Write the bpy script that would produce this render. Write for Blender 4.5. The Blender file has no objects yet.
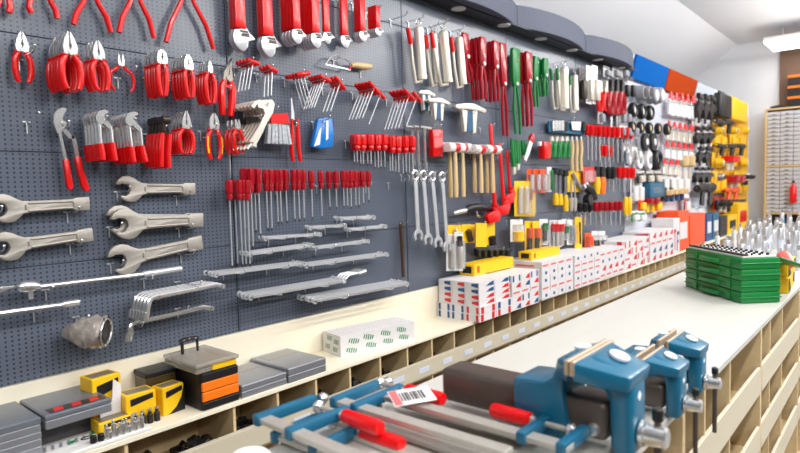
import bpy, bmesh, math, random
from mathutils import Vector, Matrix, Euler
random.seed(7)
PI = math.pi
COL = bpy.context.scene.collection
# ------------------------------------------------------------------ camera model (800x453 frame)
F_PX, CX, CY = 590.0, 400.0, 226.5
CAM = Vector((0, -2.3, 1.6))
_x = Vector((511.0, -52.0, F_PX)).normalized()
_d = Vector((250.0, 8999.5, F_PX)); _d = (_d - _x * _d.dot(_x)).normalized()
_z = -_d; _y = _z.cross(_x)
RM = Matrix((_x, _y, _z)).transposed()          # camera axes = RM @ world
RT = RM.transposed()
def ray(px, py): return RT @ Vector((px - CX, py - CY, F_PX))
def W(px, py, off=0.0):                          # point on the plane "off" metres in front of the tool wall
    d = ray(px, py); return CAM + d * ((-off - CAM.y) / d.y)
def atZ(px, py, z):
    d = ray(px, py); return CAM + d * ((z - CAM.z) / d.z)
def atX(px, py, x):
    d = ray(px, py); return CAM + d * ((x - CAM.x) / d.x)
cd = bpy.data.cameras.new('camera'); cam = bpy.data.objects.new('camera', cd); COL.objects.link(cam)
r0, r1, r2 = RM.row[0], RM.row[1], RM.row[2]
cam.matrix_world = Matrix(((r0[0], -r1[0], -r2[0], CAM.x), (r0[1], -r1[1], -r2[1], CAM.y), (r0[2], -r1[2], -r2[2], CAM.z), (0, 0, 0, 1)))
cd.sensor_width = 36.0; cd.lens = F_PX / 800.0 * 36.0; cd.clip_start = 0.05
cd.dof.use_dof = True; cd.dof.focus_distance = 2.5; cd.dof.aperture_fstop = 2.8
bpy.context.scene.camera = cam
# ------------------------------------------------------------------ materials
def lin(c):
    c /= 255.0
    return c / 12.92 if c <= 0.04045 else ((c + 0.055) / 1.055) ** 2.4
def rgb(c): return (lin(c[0]), lin(c[1]), lin(c[2]), 1)
MATS = {}
def mat(name, c, rough=.5, metal=0., var=.06, nscale=30., bump=0., trans=0., emit=0., coat=0., alpha=1., spec=.5):
    if name in MATS: return MATS[name]
    m = bpy.data.materials.new(name); m.use_nodes = True; nt = m.node_tree
    b = nt.nodes['Principled BSDF']
    b.inputs['Roughness'].default_value = rough; b.inputs['Metallic'].default_value = metal
    b.inputs['Specular IOR Level'].default_value = spec
    if trans: b.inputs['Transmission Weight'].default_value = trans
    if coat: b.inputs['Coat Weight'].default_value = coat
    if alpha < 1: b.inputs['Alpha'].default_value = alpha
    col = rgb(c)
    tc = nt.nodes.new('ShaderNodeTexCoord')
    nz = nt.nodes.new('ShaderNodeTexNoise'); nz.inputs['Scale'].default_value = nscale; nz.inputs['Detail'].default_value = 3
    nt.links.new(tc.outputs['Object'], nz.inputs['Vector'])
    mx = nt.nodes.new('ShaderNodeMix'); mx.data_type = 'RGBA'
    mx.inputs[6].default_value = tuple(max(0, v * (1 - var)) for v in col[:3]) + (1,)
    mx.inputs[7].default_value = tuple(min(1, v * (1 + var)) for v in col[:3]) + (1,)
    nt.links.new(nz.outputs['Fac'], mx.inputs[0]); nt.links.new(mx.outputs[2], b.inputs['Base Color'])
    if bump:
        bp = nt.nodes.new('ShaderNodeBump'); bp.inputs['Strength'].default_value = bump; bp.inputs['Distance'].default_value = .004
        nt.links.new(nz.outputs['Fac'], bp.inputs['Height']); nt.links.new(bp.outputs['Normal'], b.inputs['Normal'])
    if emit:
        b.inputs['Emission Color'].default_value = col; b.inputs['Emission Strength'].default_value = emit
    MATS[name] = m
    return m
def wood(name, c, c2, scale=(2, 60, 60), rough=.55):
    if name in MATS: return MATS[name]
    m = bpy.data.materials.new(name); m.use_nodes = True; nt = m.node_tree; b = nt.nodes['Principled BSDF']
    b.inputs['Roughness'].default_value = rough
    tc = nt.nodes.new('ShaderNodeTexCoord'); mp = nt.nodes.new('ShaderNodeMapping'); mp.inputs['Scale'].default_value = scale
    nz = nt.nodes.new('ShaderNodeTexNoise'); nz.inputs['Scale'].default_value = 1.0; nz.inputs['Detail'].default_value = 4
    mx = nt.nodes.new('ShaderNodeMix'); mx.data_type = 'RGBA'; mx.inputs[6].default_value = rgb(c); mx.inputs[7].default_value = rgb(c2)
    nt.links.new(tc.outputs['Object'], mp.inputs['Vector']); nt.links.new(mp.outputs['Vector'], nz.inputs['Vector'])
    nt.links.new(nz.outputs['Fac'], mx.inputs[0]); nt.links.new(mx.outputs[2], b.inputs['Base Color'])
    MATS[name] = m
    return m
def pegboard():
    m = bpy.data.materials.new('perforated_steel'); m.use_nodes = True; nt = m.node_tree; b = nt.nodes['Principled BSDF']
    N = nt.nodes.new; L = nt.links.new
    tc = N('ShaderNodeTexCoord'); sp = N('ShaderNodeSeparateXYZ'); L(tc.outputs['Object'], sp.inputs[0])
    def cell(out, pitch):
        a = N('ShaderNodeMath'); a.operation = 'DIVIDE'; a.inputs[1].default_value = pitch; L(out, a.inputs[0])
        f = N('ShaderNodeMath'); f.operation = 'FRACT'; L(a.outputs[0], f.inputs[0])
        s = N('ShaderNodeMath'); s.operation = 'SUBTRACT'; s.inputs[1].default_value = .5; L(f.outputs[0], s.inputs[0])
        q = N('ShaderNodeMath'); q.operation = 'MULTIPLY'; q.inputs[1].default_value = pitch; L(s.outputs[0], q.inputs[0])
        q2 = N('ShaderNodeMath'); q2.operation = 'ABSOLUTE'; L(q.outputs[0], q2.inputs[0])
        return q2.outputs[0]
    mxm = N('ShaderNodeMath'); mxm.operation = 'MAXIMUM'; L(cell(sp.outputs['X'], .020), mxm.inputs[0]); L(cell(sp.outputs['Z'], .0158), mxm.inputs[1])
    lt = N('ShaderNodeMath'); lt.operation = 'LESS_THAN'; lt.inputs[1].default_value = .0031; L(mxm.outputs[0], lt.inputs[0])
    mx = N('ShaderNodeMix'); mx.data_type = 'RGBA'; mx.inputs[6].default_value = rgb((94, 102, 117)); mx.inputs[7].default_value = rgb((50, 55, 66))
    L(lt.outputs[0], mx.inputs[0]); L(mx.outputs[2], b.inputs['Base Color'])
    b.inputs['Roughness'].default_value = .27
    b.inputs['Specular IOR Level'].default_value = .5
    MATS['peg'] = m
    return m
PEG = pegboard()
RED = mat('red_grip', (224, 4, 10), .3, var=.08, coat=.1)
DRED = mat('dark_red_plastic', (168, 12, 30), .25, var=.1, coat=.3)
CHROME = mat('chrome_steel', (222, 222, 222), .24, .85, .04)
SATIN = mat('satin_steel', (216, 218, 222), .36, .7, .05)
FORGED = mat('forged_nickel', (170, 164, 156), .5, .55, .1, 60, .25)
DSTEEL = mat('dark_steel', (72, 66, 62), .4, .7, .15, 20)
BLACK = mat('black_plastic', (24, 24, 27), .45)
WHITE = mat('white_plastic', (232, 232, 230), .45)
NICKEL = mat('pale_nickel', (226, 220, 208), .35, .55, .06)
GREYM = mat('grey_paint', (74, 80, 100), .6)
WOODC = wood('pale_plywood', (218, 196, 154), (202, 176, 132), (1.5, 40, 40))
WOODT = wood('cream_worktop', (243, 236, 216), (236, 227, 203), (1.2, 18, 18), .5)
WOODI = wood('white_worktop', (199, 199, 193), (193, 192, 184), (1.5, 14, 14), .42)
WOODS = wood('label_rail_wood', (204, 196, 176), (194, 184, 160), (1.2, 18, 18), .6)
WOODH = wood('beech_handle', (226, 200, 152), (205, 172, 118), (60, 60, 6), .45)
YEL = mat('yellow_card', (246, 196, 20), .45, var=.05)
ORG = mat('orange_plastic', (250, 122, 20), .42)
GRN = mat('green_plastic', (10, 122, 54), .38)
BLU = mat('vise_blue', (10, 98, 130), .32, var=.1, nscale=14, coat=.2)
LBLU = mat('clamp_blue', (28, 98, 130), .4, var=.08)
TEAL = mat('teal_plastic', (16, 92, 124), .4)
CLEAR = mat('clear_plastic', (235, 238, 240), .12, trans=.85, alpha=.55)
GREYB = mat('grey_case', (150, 152, 160), .5, .15)
CARD = mat('white_card', (224, 221, 222), .6)
BAND = mat('red_print', (214, 36, 44), .5)
NAVY = mat('navy_print', (34, 78, 132), .5)
GPR = mat('green_print', (26, 140, 92), .5)
STICK = mat('pale_sticker', (206, 212, 228), .6)
OCAN = mat('orange_handle', (238, 84, 22), .42)
COLS = {'red': RED, 'dred': DRED, 'black': BLACK, 'white': CARD, 'yel': YEL, 'org': OCAN, 'grn': GRN, 'teal': TEAL, 'chrome': CHROME, 'satin': SATIN, 'grey': GREYB, 'navy': NAVY, 'wood': WOODH, 'nickel': NICKEL, 'clear': CLEAR, 'dsteel': DSTEEL}
# ------------------------------------------------------------------ mesh builder
class M:
    def __init__(s): s.v = []; s.f = []; s.mi = []; s.cur = 0
    def m(s, i): s.cur = i; return s
    def add(s, vs, fs):
        o = len(s.v); s.v += [tuple(v) for v in vs]; s.f += [tuple(i + o for i in f) for f in fs]; s.mi += [s.cur] * len(fs); return s
    def box(s, x0, x1, y0, y1, z0, z1):
        return s.add([(x0, y0, z0), (x1, y0, z0), (x1, y1, z0), (x0, y1, z0), (x0, y0, z1), (x1, y0, z1), (x1, y1, z1), (x0, y1, z1)],
                     [(0, 3, 2, 1), (4, 5, 6, 7), (0, 1, 5, 4), (1, 2, 6, 5), (2, 3, 7, 6), (3, 0, 4, 7)])
    def obox(s, c, u, v, w):                     # box from centre and three half-axis vectors
        c, u, v, w = map(Vector, (c, u, v, w)); P = []
        for k in (-1, 1):
            for a, b in ((-1, -1), (1, -1), (1, 1), (-1, 1)): P.append(c + u * a + v * b + w * k)
        return s.add(P, [(0, 3, 2, 1), (4, 5, 6, 7), (0, 1, 5, 4), (1, 2, 6, 5), (2, 3, 7, 6), (3, 0, 4, 7)])
    def _ext(s, A, B):
        n = len(A)
        return s.add(A + B, [tuple(range(n)), tuple(range(2 * n - 1, n - 1, -1))] + [(i, (i + 1) % n, n + (i + 1) % n, n + i) for i in range(n)])
    def prism(s, p, y0, y1): return s._ext([(a, y0, b) for a, b in p], [(a, y1, b) for a, b in p])
    def prismX(s, p, x0, x1): return s._ext([(x0, a, b) for a, b in p], [(x1, a, b) for a, b in p])
    def prismZ(s, p, z0, z1): return s._ext([(a, b, z0) for a, b in p], [(a, b, z1) for a, b in p])
    def tube(s, pts, r, n=8, flat=None, closed=False):
        pts = [Vector(p) for p in pts]; k = len(pts)
        if not isinstance(r, (list, tuple)): r = [r] * k
        ref = None; V = []
        for i, p in enumerate(pts):
            if closed: t = pts[(i + 1) % k] - pts[i - 1]
            else: t = pts[min(i + 1, k - 1)] - pts[max(i - 1, 0)]
            t.normalize()
            if ref is None:
                ref = Vector((0, 1, 0)) if abs(t.y) < .9 else Vector((1, 0, 0))
            a = (ref - t * ref.dot(t)).normalized(); b = t.cross(a); ref = a
            for j in range(n):
                q = 2 * PI * j / n
                V.append(p + a * (math.cos(q) * r[i] * (flat or 1)) + b * (math.sin(q) * r[i]))
        fs = []
        for i in range(k if closed else k - 1):
            i2 = (i + 1) % k
            for j in range(n): fs.append((i * n + j, i * n + (j + 1) % n, i2 * n + (j + 1) % n, i2 * n + j))
        if not closed: fs += [tuple(range(n - 1, -1, -1)), tuple(range((k - 1) * n, k * n))]
        return s.add(V, fs)
    def cyl(s, p0, p1, r0, r1=None, n=12): return s.tube([p0, p1], [r0, r0 if r1 is None else r1], n)
    def lathe(s, prof, p0, p1, n=12):            # prof: (t along p0->p1 in metres, radius)
        p0, p1 = Vector(p0), Vector(p1); t = (p1 - p0).normalized()
        return s.tube([p0 + t * a for a, _ in prof], [max(r, 1e-4) for _, r in prof], n)
    def ball(s, c, r, n=8, sc=(1, 1, 1)):
        V = []; R = n // 2 + 1
        for i in range(R + 1):
            th = PI * i / R
            for j in range(n):
                ph = 2 * PI * j / n
                V.append((c[0] + sc[0] * r * math.sin(th) * math.cos(ph), c[1] + sc[1] * r * math.sin(th) * math.sin(ph), c[2] + sc[2] * r * math.cos(th)))
        fs = [(i * n + j, i * n + (j + 1) % n, (i + 1) * n + (j + 1) % n, (i + 1) * n + j) for i in range(R) for j in range(n)]
        return s.add(V, fs)
    def build(s, name, mats, bevel=0., seg=1, ang=35, doubles=True):
        me = bpy.data.meshes.new(name); me.from_pydata(s.v, [], s.f)
        if not isinstance(mats, (list, tuple)): mats = [mats]
        for m_ in mats: me.materials.append(m_)
        me.polygons.foreach_set('material_index', s.mi)
        bm = bmesh.new(); bm.from_mesh(me)
        bmesh.ops.recalc_face_normals(bm, faces=bm.faces)
        if bevel:
            es = [e for e in bm.edges if len(e.link_faces) == 2 and e.calc_face_angle(0) > math.radians(30)]
            bmesh.ops.bevel(bm, geom=es, offset=bevel, segments=seg, affect='EDGES', clamp_overlap=True, profile=.5)
        bm.to_mesh(me); bm.free()
        for p in me.polygons: p.use_smooth = True
        me.set_sharp_from_angle(angle=math.radians(ang))
        return me
# a spec is a list of (part name, mesh, label or None, [sub-parts])
def P(name, b, mats, bevel=0., label=None, kids=None, **k): return (name, b.build(name, mats, bevel, **k), label, kids or [])
def tag(o, label, cat, group=None, kind=None):
    o['label'] = label; o['category'] = cat
    if group: o['group'] = group
    if kind: o['kind'] = kind
def link(name, me, parent=None):
    o = bpy.data.objects.new(name, me); COL.objects.link(o)
    if parent: o.parent = parent
    return o
def inst(spec, name, loc, label, cat, group=None, rot=(0, 0, 0), sc=1.0, kind=None):
    if len(spec) == 1 and not spec[0][3]:
        r = link(name, spec[0][1])
    else:
        r = link(name, None); r.empty_display_size = .05
        for pn, me, lb, kids in spec:
            c = link(pn, me, r)
            if lb: c['label'] = lb
            for kn, km, kl, _ in kids:
                g = link(kn, km, c)
                if kl: g['label'] = kl
    r.location = loc; r.rotation_euler = rot; r.scale = (sc, sc, sc)
    tag(r, label, cat, group, kind)
    return r
def struct(name, b, m_, bevel=0., label=None):
    o = link(name, b.build(name, m_, bevel)); o['kind'] = 'structure'; o['label'] = label or name.replace('_', ' '); return o
NUM = ['zero', 'one', 'two', 'three', 'four', 'five', 'six', 'seven', 'eight', 'nine', 'ten', 'eleven', 'twelve', 'thirteen']
ORD = ['', 'first', 'second', 'third', 'fourth', 'fifth', 'sixth', 'seventh', 'eighth', 'ninth', 'tenth', 'eleventh', 'twelfth', 'thirteenth', 'fourteenth', 'fifteenth', 'sixteenth', 'seventeenth', 'eighteenth', 'nineteenth', 'twentieth']
def pos(k, n):                                   # k = 0 nearest the wall
    if n == 2: return 'front' if k == 1 else 'rear'
    if k == n - 1: return 'foremost'
    if k == 0: return 'rearmost'
    if k == n - 2 or (n - 1 - k) <= k: return ORD[n - k] + ' from front'
    return ORD[k + 1] + ' from wall'
def lab(k, n, desc): return desc if n == 1 else '%s of %s %s' % (pos(k, n), NUM[n], desc)
def lr(k, n):
    if n == 1: return 'only'
    if n == 2: return 'left' if k == 0 else 'right'
    if k == 0: return 'leftmost'
    if k == n - 1: return 'rightmost'
    return (ORD[k + 1] + ' from left') if k < (n + 1) / 2 else (ORD[n - k] + ' from right')
def tr(pts, O, off):                             # outline on the wall plane -> local (x, z)
    r = []
    for p in pts:
        w = W(p[0], p[1], off); r.append((w.x - O.x, w.z - O.z))
    return r
def frame(base, tip, off):
    a = W(base[0], base[1], off); b = W(tip[0], tip[1], off); d = b - a
    return a, d.length, math.atan2(d.x, d.z)
HOOK = None
def hook(px, py, what, ln=.13, world=None):
    global HOOK
    ws = what.split()[:13]
    while ws[-1] in ('the', 'a', 'of', 'on', 'in', 'under', 'with', 'at', 'by', 'and', 'to', 'over', 'left', 'red', 'middle', 'right', 'next', 'below', 'beside', 'above', 'small', 'black', 'white', 'green', 'hanging', 'second', 'third', 'upper', 'one'): ws.pop()
    what = ' '.join(ws).rstrip(',')
    if HOOK is None: HOOK = {}
    if ln not in HOOK:
        br = M().box(-.013, .013, -.005, 0, -.003, .003).box(-.0022, .0022, -.005, 0, -.040, -.0025)
        pr = M().tube([(0, -.004, 0), (0, -ln * .8, .001), (0, -ln * .95, .006), (0, -ln, .018)], .0024, 6)
        ba = M().ball((0, -ln, .019), .0046, 8)
        HOOK[ln] = [P('bracket', br, SATIN, .0008), P('prong', pr, CHROME), P('tip_ball', ba, CHROME)]
    p = world or W(px, py, 0)
    inst(HOOK[ln], 'peg_hook', (p[0], -.0005, p[2]), 'steel peg hook ' + what, 'hook', 'peg hooks on the tool wall')
# ================================================================== THE ROOM
WALLP = mat('white_plaster', (238, 240, 244), .8, var=.015, nscale=3)
CEILP = mat('ceiling_paint', (240, 241, 246), .85, var=.01, nscale=2)
FLOORM = mat('grey_floor', (120, 116, 110), .6, var=.1, nscale=4)
BROWN = wood('brown_panel', (122, 94, 74), (108, 82, 64), (30, 30, 3))
struct('floor', M().box(-3, 13.1, -9, 2.3, -.1, 0), FLOORM)
struct('wall_back', M().box(-1.2, 12.75, .0225, .12, 0, 2.99), WALLP)
struct('wall_end', M().box(13, 13.1, -9, 2.3, 0, 4.4), WALLP)
struct('ceiling', M().prismX([(.28, 4.17), (2.3, 2.75), (2.3, 2.85), (.3, 4.27), (-9, 4.27), (-9, 4.17)], -3, 13), CEILP)
struct('trim_1', M().box(12.93, 13.0, -3.0, -.43, 2.2, 3.98), BROWN, label='brown wooden panel on the end wall above the drawer cabinet')
# ------------------------------------------------------------------ lamps of the shop (ceiling fittings above and behind the viewer) and added unseen uplights
def area(x, y, z, sx, sy, e, c=(1, .985, .96), up=None):
    l = bpy.data.lights.new('lamp_or_fill', 'AREA'); l.shape = 'RECTANGLE'; l.size = sx; l.size_y = sy; l.energy = e; l.color = c
    o = bpy.data.objects.new('lamp_or_fill', l); o.location = (x, y, z); COL.objects.link(o)
    if up is not None: o.rotation_euler = (PI + up, 0, 0)
for x in (-1.2, 1.6, 4.4, 7.2, 10.0):
    area(x, -3.0, 3.92, 1.6, .3, 84)
for x, y in ((-1.6, -5.6), (1.6, -5.6), (4.75, -5.6), (7.3, -5.0), (10.5, -5.6)):
    area(x, y, 3.92, 1.2, .4, 66, up=-PI + .85)
for x in (1.5, 4.5, 7.5, 10.5):  # added uplights where no lamps hang, to brighten the ceiling and its slope
    area(x, -1.3, 3.2, 2.4, .8, 26, up=-.75)
    area(x, -4.0, 3.5, 2.4, .8, 42, up=0)
    area(x, -6.6, 3.5, 2.4, .8, 36, up=0)
w = bpy.data.worlds.new('world'); bpy.context.scene.world = w; w.use_nodes = True
w.node_tree.nodes['Background'].inputs[0].default_value = (.90, .94, 1.0, 1); w.node_tree.nodes['Background'].inputs[1].default_value = .13
sc = bpy.context.scene; sc.view_settings.view_transform = 'Standard'; sc.view_settings.look = 'None'; sc.view_settings.gamma = 1; sc.view_settings.exposure = -.27
LAMPM = mat('lamp_diffuser', (255, 255, 255), .4, emit=6)
inst([P('housing', M().box(-.46, .46, -.62, .62, .04, .09), WHITE, .006), P('diffuser', M().box(-.45, .45, -.61, .61, 0, .04), LAMPM, .01)] +
     [P('suspension_rod', M().cyl((0, y, .09), (0, y, .295), .006), SATIN) for y in (-.4, .4)],
     'ceiling_light', (12.05, -1.0, 3.85), 'bright flat ceiling light hanging near the end wall', 'ceiling light')
# ------------------------------------------------------------------ perforated panels, one per 1.2 m column
ZB = [.967, 1.364, 1.760, 2.157, 2.554, 2.744]
nm = ['beside the viewer, left of the frame', 'with the pliers and heavy striking wrenches', 'with the adjustable wrenches and long screwdriver row',
      'with the white mallets and ring wrenches', 'with the bolt cutters and green shears', 'with the red screwdriver rows beside the white boards']
for c in range(6):
    x0 = .316 + 1.2007 * (c - 1)
    if c == 0: continue
    parts = []
    for r in range(5):
        parts.append(P('panel_strip', M().box(.003, 1.1975, 0, .022, .0012, ZB[r + 1] - ZB[r] - .0012), PEG, .0015))
    root = link('perforated_panel', None); root.location = (x0, 0, ZB[0]); tag(root, 'dark grey perforated steel panel ' + nm[c], 'wall panel', 'perforated panels of the tool wall')
    for r in range(5):
        o = link('panel_strip', parts[r][1], root); o.location = (0, 0, ZB[r] - ZB[0])
WPAN = mat('white_board', (206, 211, 221), .45, var=.02, nscale=5)
YPAN = mat('yellow_board', (238, 180, 14), .45, var=.04, nscale=6)
x = 6.324
for i, (wd, m_, t) in enumerate([(1.19, WPAN, 'white display board under the blue sign'), (1.19, WPAN, 'white display board under the orange sign'), (1.19, WPAN, 'white display board right of the orange sign'),
                           (1.3, YPAN, 'yellow display board next to the white boards'), (1.35, YPAN, 'farthest yellow display board by the end wall')]):
    me = M()
    me.box(0, wd, .004, .022, 0, 1.77)
    for k in range(17): me.box(.01, wd - .01, 0, .006, .03 + k * .1, .10 + k * .1)
    inst([P('display_board', me, m_, .002)], 'display_board', (x, 0, .967), t, 'display board', 'display boards of the tool wall')
    x += wd + .008
# ------------------------------------------------------------------ canopy with scalloped front
cb = M(); cf = []
seams = [.316 + 1.2007 * k for k in range(-1, 6)]
for a, b_ in zip(seams[:-1], seams[1:]):
    n = 12; fr = []
    for k in range(n + 1):
        t = k / n; xx = a + (b_ - a - .004) * t; fr.append((xx, -.095 - .105 * math.sin(PI * min(1, t * 1.02)) ** .8))
    top = [(xx, yy - .03) for xx, yy in fr]
    V = []; nn = n + 1
    base = [(a, -.0)] + fr + [(b_ - .004, -.0)]
    toppt = [(a, -.0)] + [(xx, yy - .0) for xx, yy in fr] + [(b_ - .004, -.0)]
    g = M().prismZ(base, 2.752, 2.915)
    cf.append(P('canopy_segment', g, GREYM, .003))
sof = P('soffit', M().box(seams[0], seams[-1], -.128, .0, 2.745, 2.7515), BLACK)
lamps = []
for k in range(11):
    xx = .4 + k * .56
    lamps.append(P('downlight', M().cyl((xx, -.075, 2.738), (xx, -.075, 2.7448), .048, n=18), WHITE, .001))
inst(cf + [sof] + lamps, 'wall_canopy', (0, 0, 0), 'dark grey scalloped canopy with round downlights along the wall top', 'canopy')
# ------------------------------------------------------------------ sign boards above the white boards
for x0, x1, c, t, h in [(6.42, 7.50, (5, 92, 172), 'plain blue sign board above the white display board', .25), (7.54, 8.76, (170, 60, 12), 'plain orange sign board right of the blue sign', .25),
                     (8.80, 9.70, (196, 204, 216), 'pale grey sign board right of the orange sign', .235)]:
    inst([P('sign_board', M().box(0, x1 - x0, -.03, -.001, 0, h), mat('sign_%d' % c[0], c, .85, var=.02, spec=.08), .003)], 'sign_board', (x0, -.012, 2.702), t, 'sign', None, (.24, 0, 0))
# ------------------------------------------------------------------ pigeonhole rack under the tool wall
wr = []
XA, XB = -.15, 12.5
wr.append(P('worktop', M().box(XA, XB, -.302, 0, .757, .775), WOODT, .0015))
wr.append(P('backsplash', M().box(XA, XB, -.014, .022, .7755, .9665), WOODT, .001))
wr.append(P('back_board', M().box(XA, XB, -.014, -.002, .02, .756), WOODC))
for z in (.555, .335, .10): wr.append(P('shelf_board', M().box(XA, XB, -.285, -.0145, z - .012, z), WOODC))
div = M().box(-.0065, .0065, -.29, -.0145, .03, .7565)
dm = div.build('divider', WOODC, .001)
k0 = -6
root = link('pigeonhole_rack', None); tag(root, 'long cream plywood pigeonhole rack running under the tool wall', 'storage rack')
for pn, me, lb, kids in wr: link(pn, me, root)
for k in range(k0, 53):
    xx = 1.2867 + .2134 * k
    if xx > XB - .02: break
    if k in (-1, -3): continue
    o = link('divider', dm, root); o.location = (xx, 0, 0)
stk = M().box(-.045, .045, -.002, 0, -.014, .014).build('sticker', STICK)
for z0, z1, yb in ((.565, .655, -.3145), (.345, .43, -.3145)):
    sl = link('label_slat', M().box(XA, XB, -.314, -.2905, z0, z1).build('label_slat', WOODS, .0015), root)
    n = 0
    for k in range(1, 40):
        if n >= 30 or z0 < .5: break
        s = link('sticker', stk, sl); s.location = (1.2867 + .2134 * k + .1067, yb + .0002, (z0 + z1) / 2); n += 1
# heaps of dark plastic fittings in the pigeonholes
HEAPM = mat('black_fittings', (30, 29, 30), .35)
def heap(sx, sy, h, n, r, m_=HEAPM):
    b = M()
    for i in range(n):
        a = random.uniform(0, 2 * PI); u = random.uniform(-1, 1); v = random.uniform(-1, 1)
        z = h * (1 - .5 * (u * u + v * v)) * random.uniform(.25, 1) + r * .4
        c = Vector((u * sx, v * sy, z)); d = Vector((math.cos(a), math.sin(a), random.uniform(-.5, .5))).normalized() * r * 1.3
        b.cyl(c - d, c + d, r * random.uniform(.6, 1), n=7)
    return b
hs = [[P('fittings_heap', heap(.078, .10, .075, 70, .012), HEAPM)] for _ in range(4)]
words = ['left end of the wall rack', 'the orange organiser', 'the small grey case', 'the large grey case']
for k in range(-3, 13):
    xx = 1.2867 + .2134 * k + .1067
    inst(hs[k % 4], 'fittings_heap', (xx, -.15 - (k % 3) * .02, .5555), 'heap of small black fittings in an upper pigeonhole of the wall rack', 'fittings', 'black fittings in the upper pigeonholes', kind='stuff')
for k in range(3, 14):
    xx = 1.2867 + .2134 * k + .1067
    inst(hs[(k + 1) % 4], 'fittings_heap', (xx, -.16, .3355), 'heap of small black fittings in a lower pigeonhole of the wall rack', 'fittings', 'black fittings in the lower pigeonholes', kind='stuff')
# ------------------------------------------------------------------ island counter
IX0, IX1, IYB, IYF, IZ = .30, 8.6, -1.268, -1.884, 1.05
root = link('island_counter', None); tag(root, 'cream plywood island counter with white top and open pigeonholes', 'counter')
def part(n, b, m_, bev=.0015, lb=None, par=None):
    o = link(n, b.build(n, m_, bev), par or root)
    if lb: o['label'] = lb
    return o
part('worktop', M().box(IX0, IX1, IYF, IYB, IZ - .022, IZ), WOODI, .002)
part('centre_board', M().box(IX0, IX1, -1.606, -1.594, .02, IZ - .0225), WOODC)
for z in (.775, .56, .34, .10):
    part('shelf_board', M().box(IX0, IX1, IYF + .012, -1.6065, z - .012, z), WOODC)
    part('shelf_board', M().box(IX0, IX1, -1.5935, IYB - .012, z - .012, z), WOODC)
step = [0, .51, .73]
xs = []
u = .53
while u < IX1 - .05:
    xs += [(u, .010), (u + .225, .006), (u + .53, .006)]; u += 1.016
for xx, t in xs:
    part('divider', M().box(xx - t, xx + t, IYF + (.0 if t > .008 else .006), -1.607, .02, IZ - .0228), WOODC)
    part('divider', M().box(xx - t, xx + t, -1.593, IYB - .004, .02, IZ - .0228), WOODC)
    if xx + .12 < IX1:
        for z in (.775, .56):
            part('low_partition', M().box(xx + .10, xx + .108, IYF + .03, -1.607, z + .0005, z + .10), WOODC)
u = .53
while u < IX1 - 1.0:
    for z0, z1 in ((.785, .885), (.562, .655), (.34, .43)):
        s = part('label_slat', M().prismX([(IYF - .002, z0), (IYF + .006, z0), (IYF + .012, z1), (IYF - .0, z1)], u + .012, u + 1.003), WOODS)
    part('label_slat', M().box(u + .012, u + 1.003, IYB - .0035, IYB + .006, .80, .89), WOODT)
    u += 1.016
hi = [[P('fittings_heap', heap(.05, .09, .06, 45, .015), HEAPM)] for _ in range(3)]
for i, (xx, t) in enumerate(xs):
    if not 1.3 < xx < 4.6: continue
    for z, nz in ((.775, 'upper'), (.56, 'middle')):
        inst(hi[i % 3], 'fittings_heap', (xx + .17, -1.76, z + .0008), 'heap of black fittings in %s pigeonhole of the island front' % ('an upper' if nz == 'upper' else 'a middle'), 'fittings', 'black fittings in the %s island pigeonholes' % nz, kind='stuff')
# ================================================================== TOOL KINDS
def pliers(L, jaw='combo', spread=.10, jl=.36, grip=RED, steel=CHROME, guard=True, inset=None, rad=1.0):
    pz = L * (1 - jl); q = lambda a: a * L
    jb = M()
    for s in (-1, 1):
        if jaw == 'combo': o = [(s * .004, pz - q(.05)), (s * .11, pz - q(.03)), (s * .125, pz + q(.08)), (s * .09, pz + q(.22)), (s * .025, L / 1 * .995), (s * .006, L * .99), (s * .006, pz + q(.16)), (s * .02, pz + q(.11)), (s * .004, pz + q(.05))]
        elif jaw == 'diag': o = [(s * .004, pz - q(.05)), (s * .08, pz - q(.02)), (s * .10, pz + q(.10)), (s * .07, L * .98), (s * .035, L), (s * .015, pz + q(.14)), (s * .006, pz + q(.08))]
        elif jaw == 'needle': o = [(s * .004, pz - q(.05)), (s * .07, pz - q(.02)), (s * .065, pz + q(.08)), (s * .018, L * .99), (s * .004, L), (s * .004, pz + q(.1))]
        else: o = [(s * .004, pz - q(.05)), (s * .10, pz), (s * .12, pz + q(.14)), (s * .05, L), (s * .02, L * .985), (s * .05, pz + q(.16)), (s * .02, pz + q(.06))]
        o = [(a * L if abs(a) < .5 else a, b) for a, b in o]
        t = .045 * L
        jb.prism(o, -t, t)
    jb.cyl((0, -.055 * L, pz), (0, .055 * L, pz), .045 * L, n=14)
    sp = [P('jaws', jb, steel, .0012)]
    for s in (-1, 1):
        w = [.03, .075, .06 + spread * .5, .055 + spread * .62, .04 + spread * .62, .02 + spread * .45]
        zz = [pz - q(.01), pz - q(.06), pz * .72, pz * .45, pz * .2, q(.015)]
        r = [.034, .052, .058, .057, .053, .044]
        hb = M().tube([(s * q(a), 0, z) for a, z in zip(w, zz)], [q(a) * rad for a in r], 10, flat=.8)
        if guard: hb.ball((s * q(.10), 0, pz - q(.05)), q(.05), 10, (1.25, 1, .6))
        kids = []
        if inset:
            kids = [P('grip_inlay', M().tube([(s * q(a + .012), -q(.018), z) for a, z in zip(w[2:5], zz[2:5])], [q(.03)] * 3, 8), inset, label='yellow grip inlay')]
        sp.append(P('handle', hb, grip, 0, kids=kids))
    return sp
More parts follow.
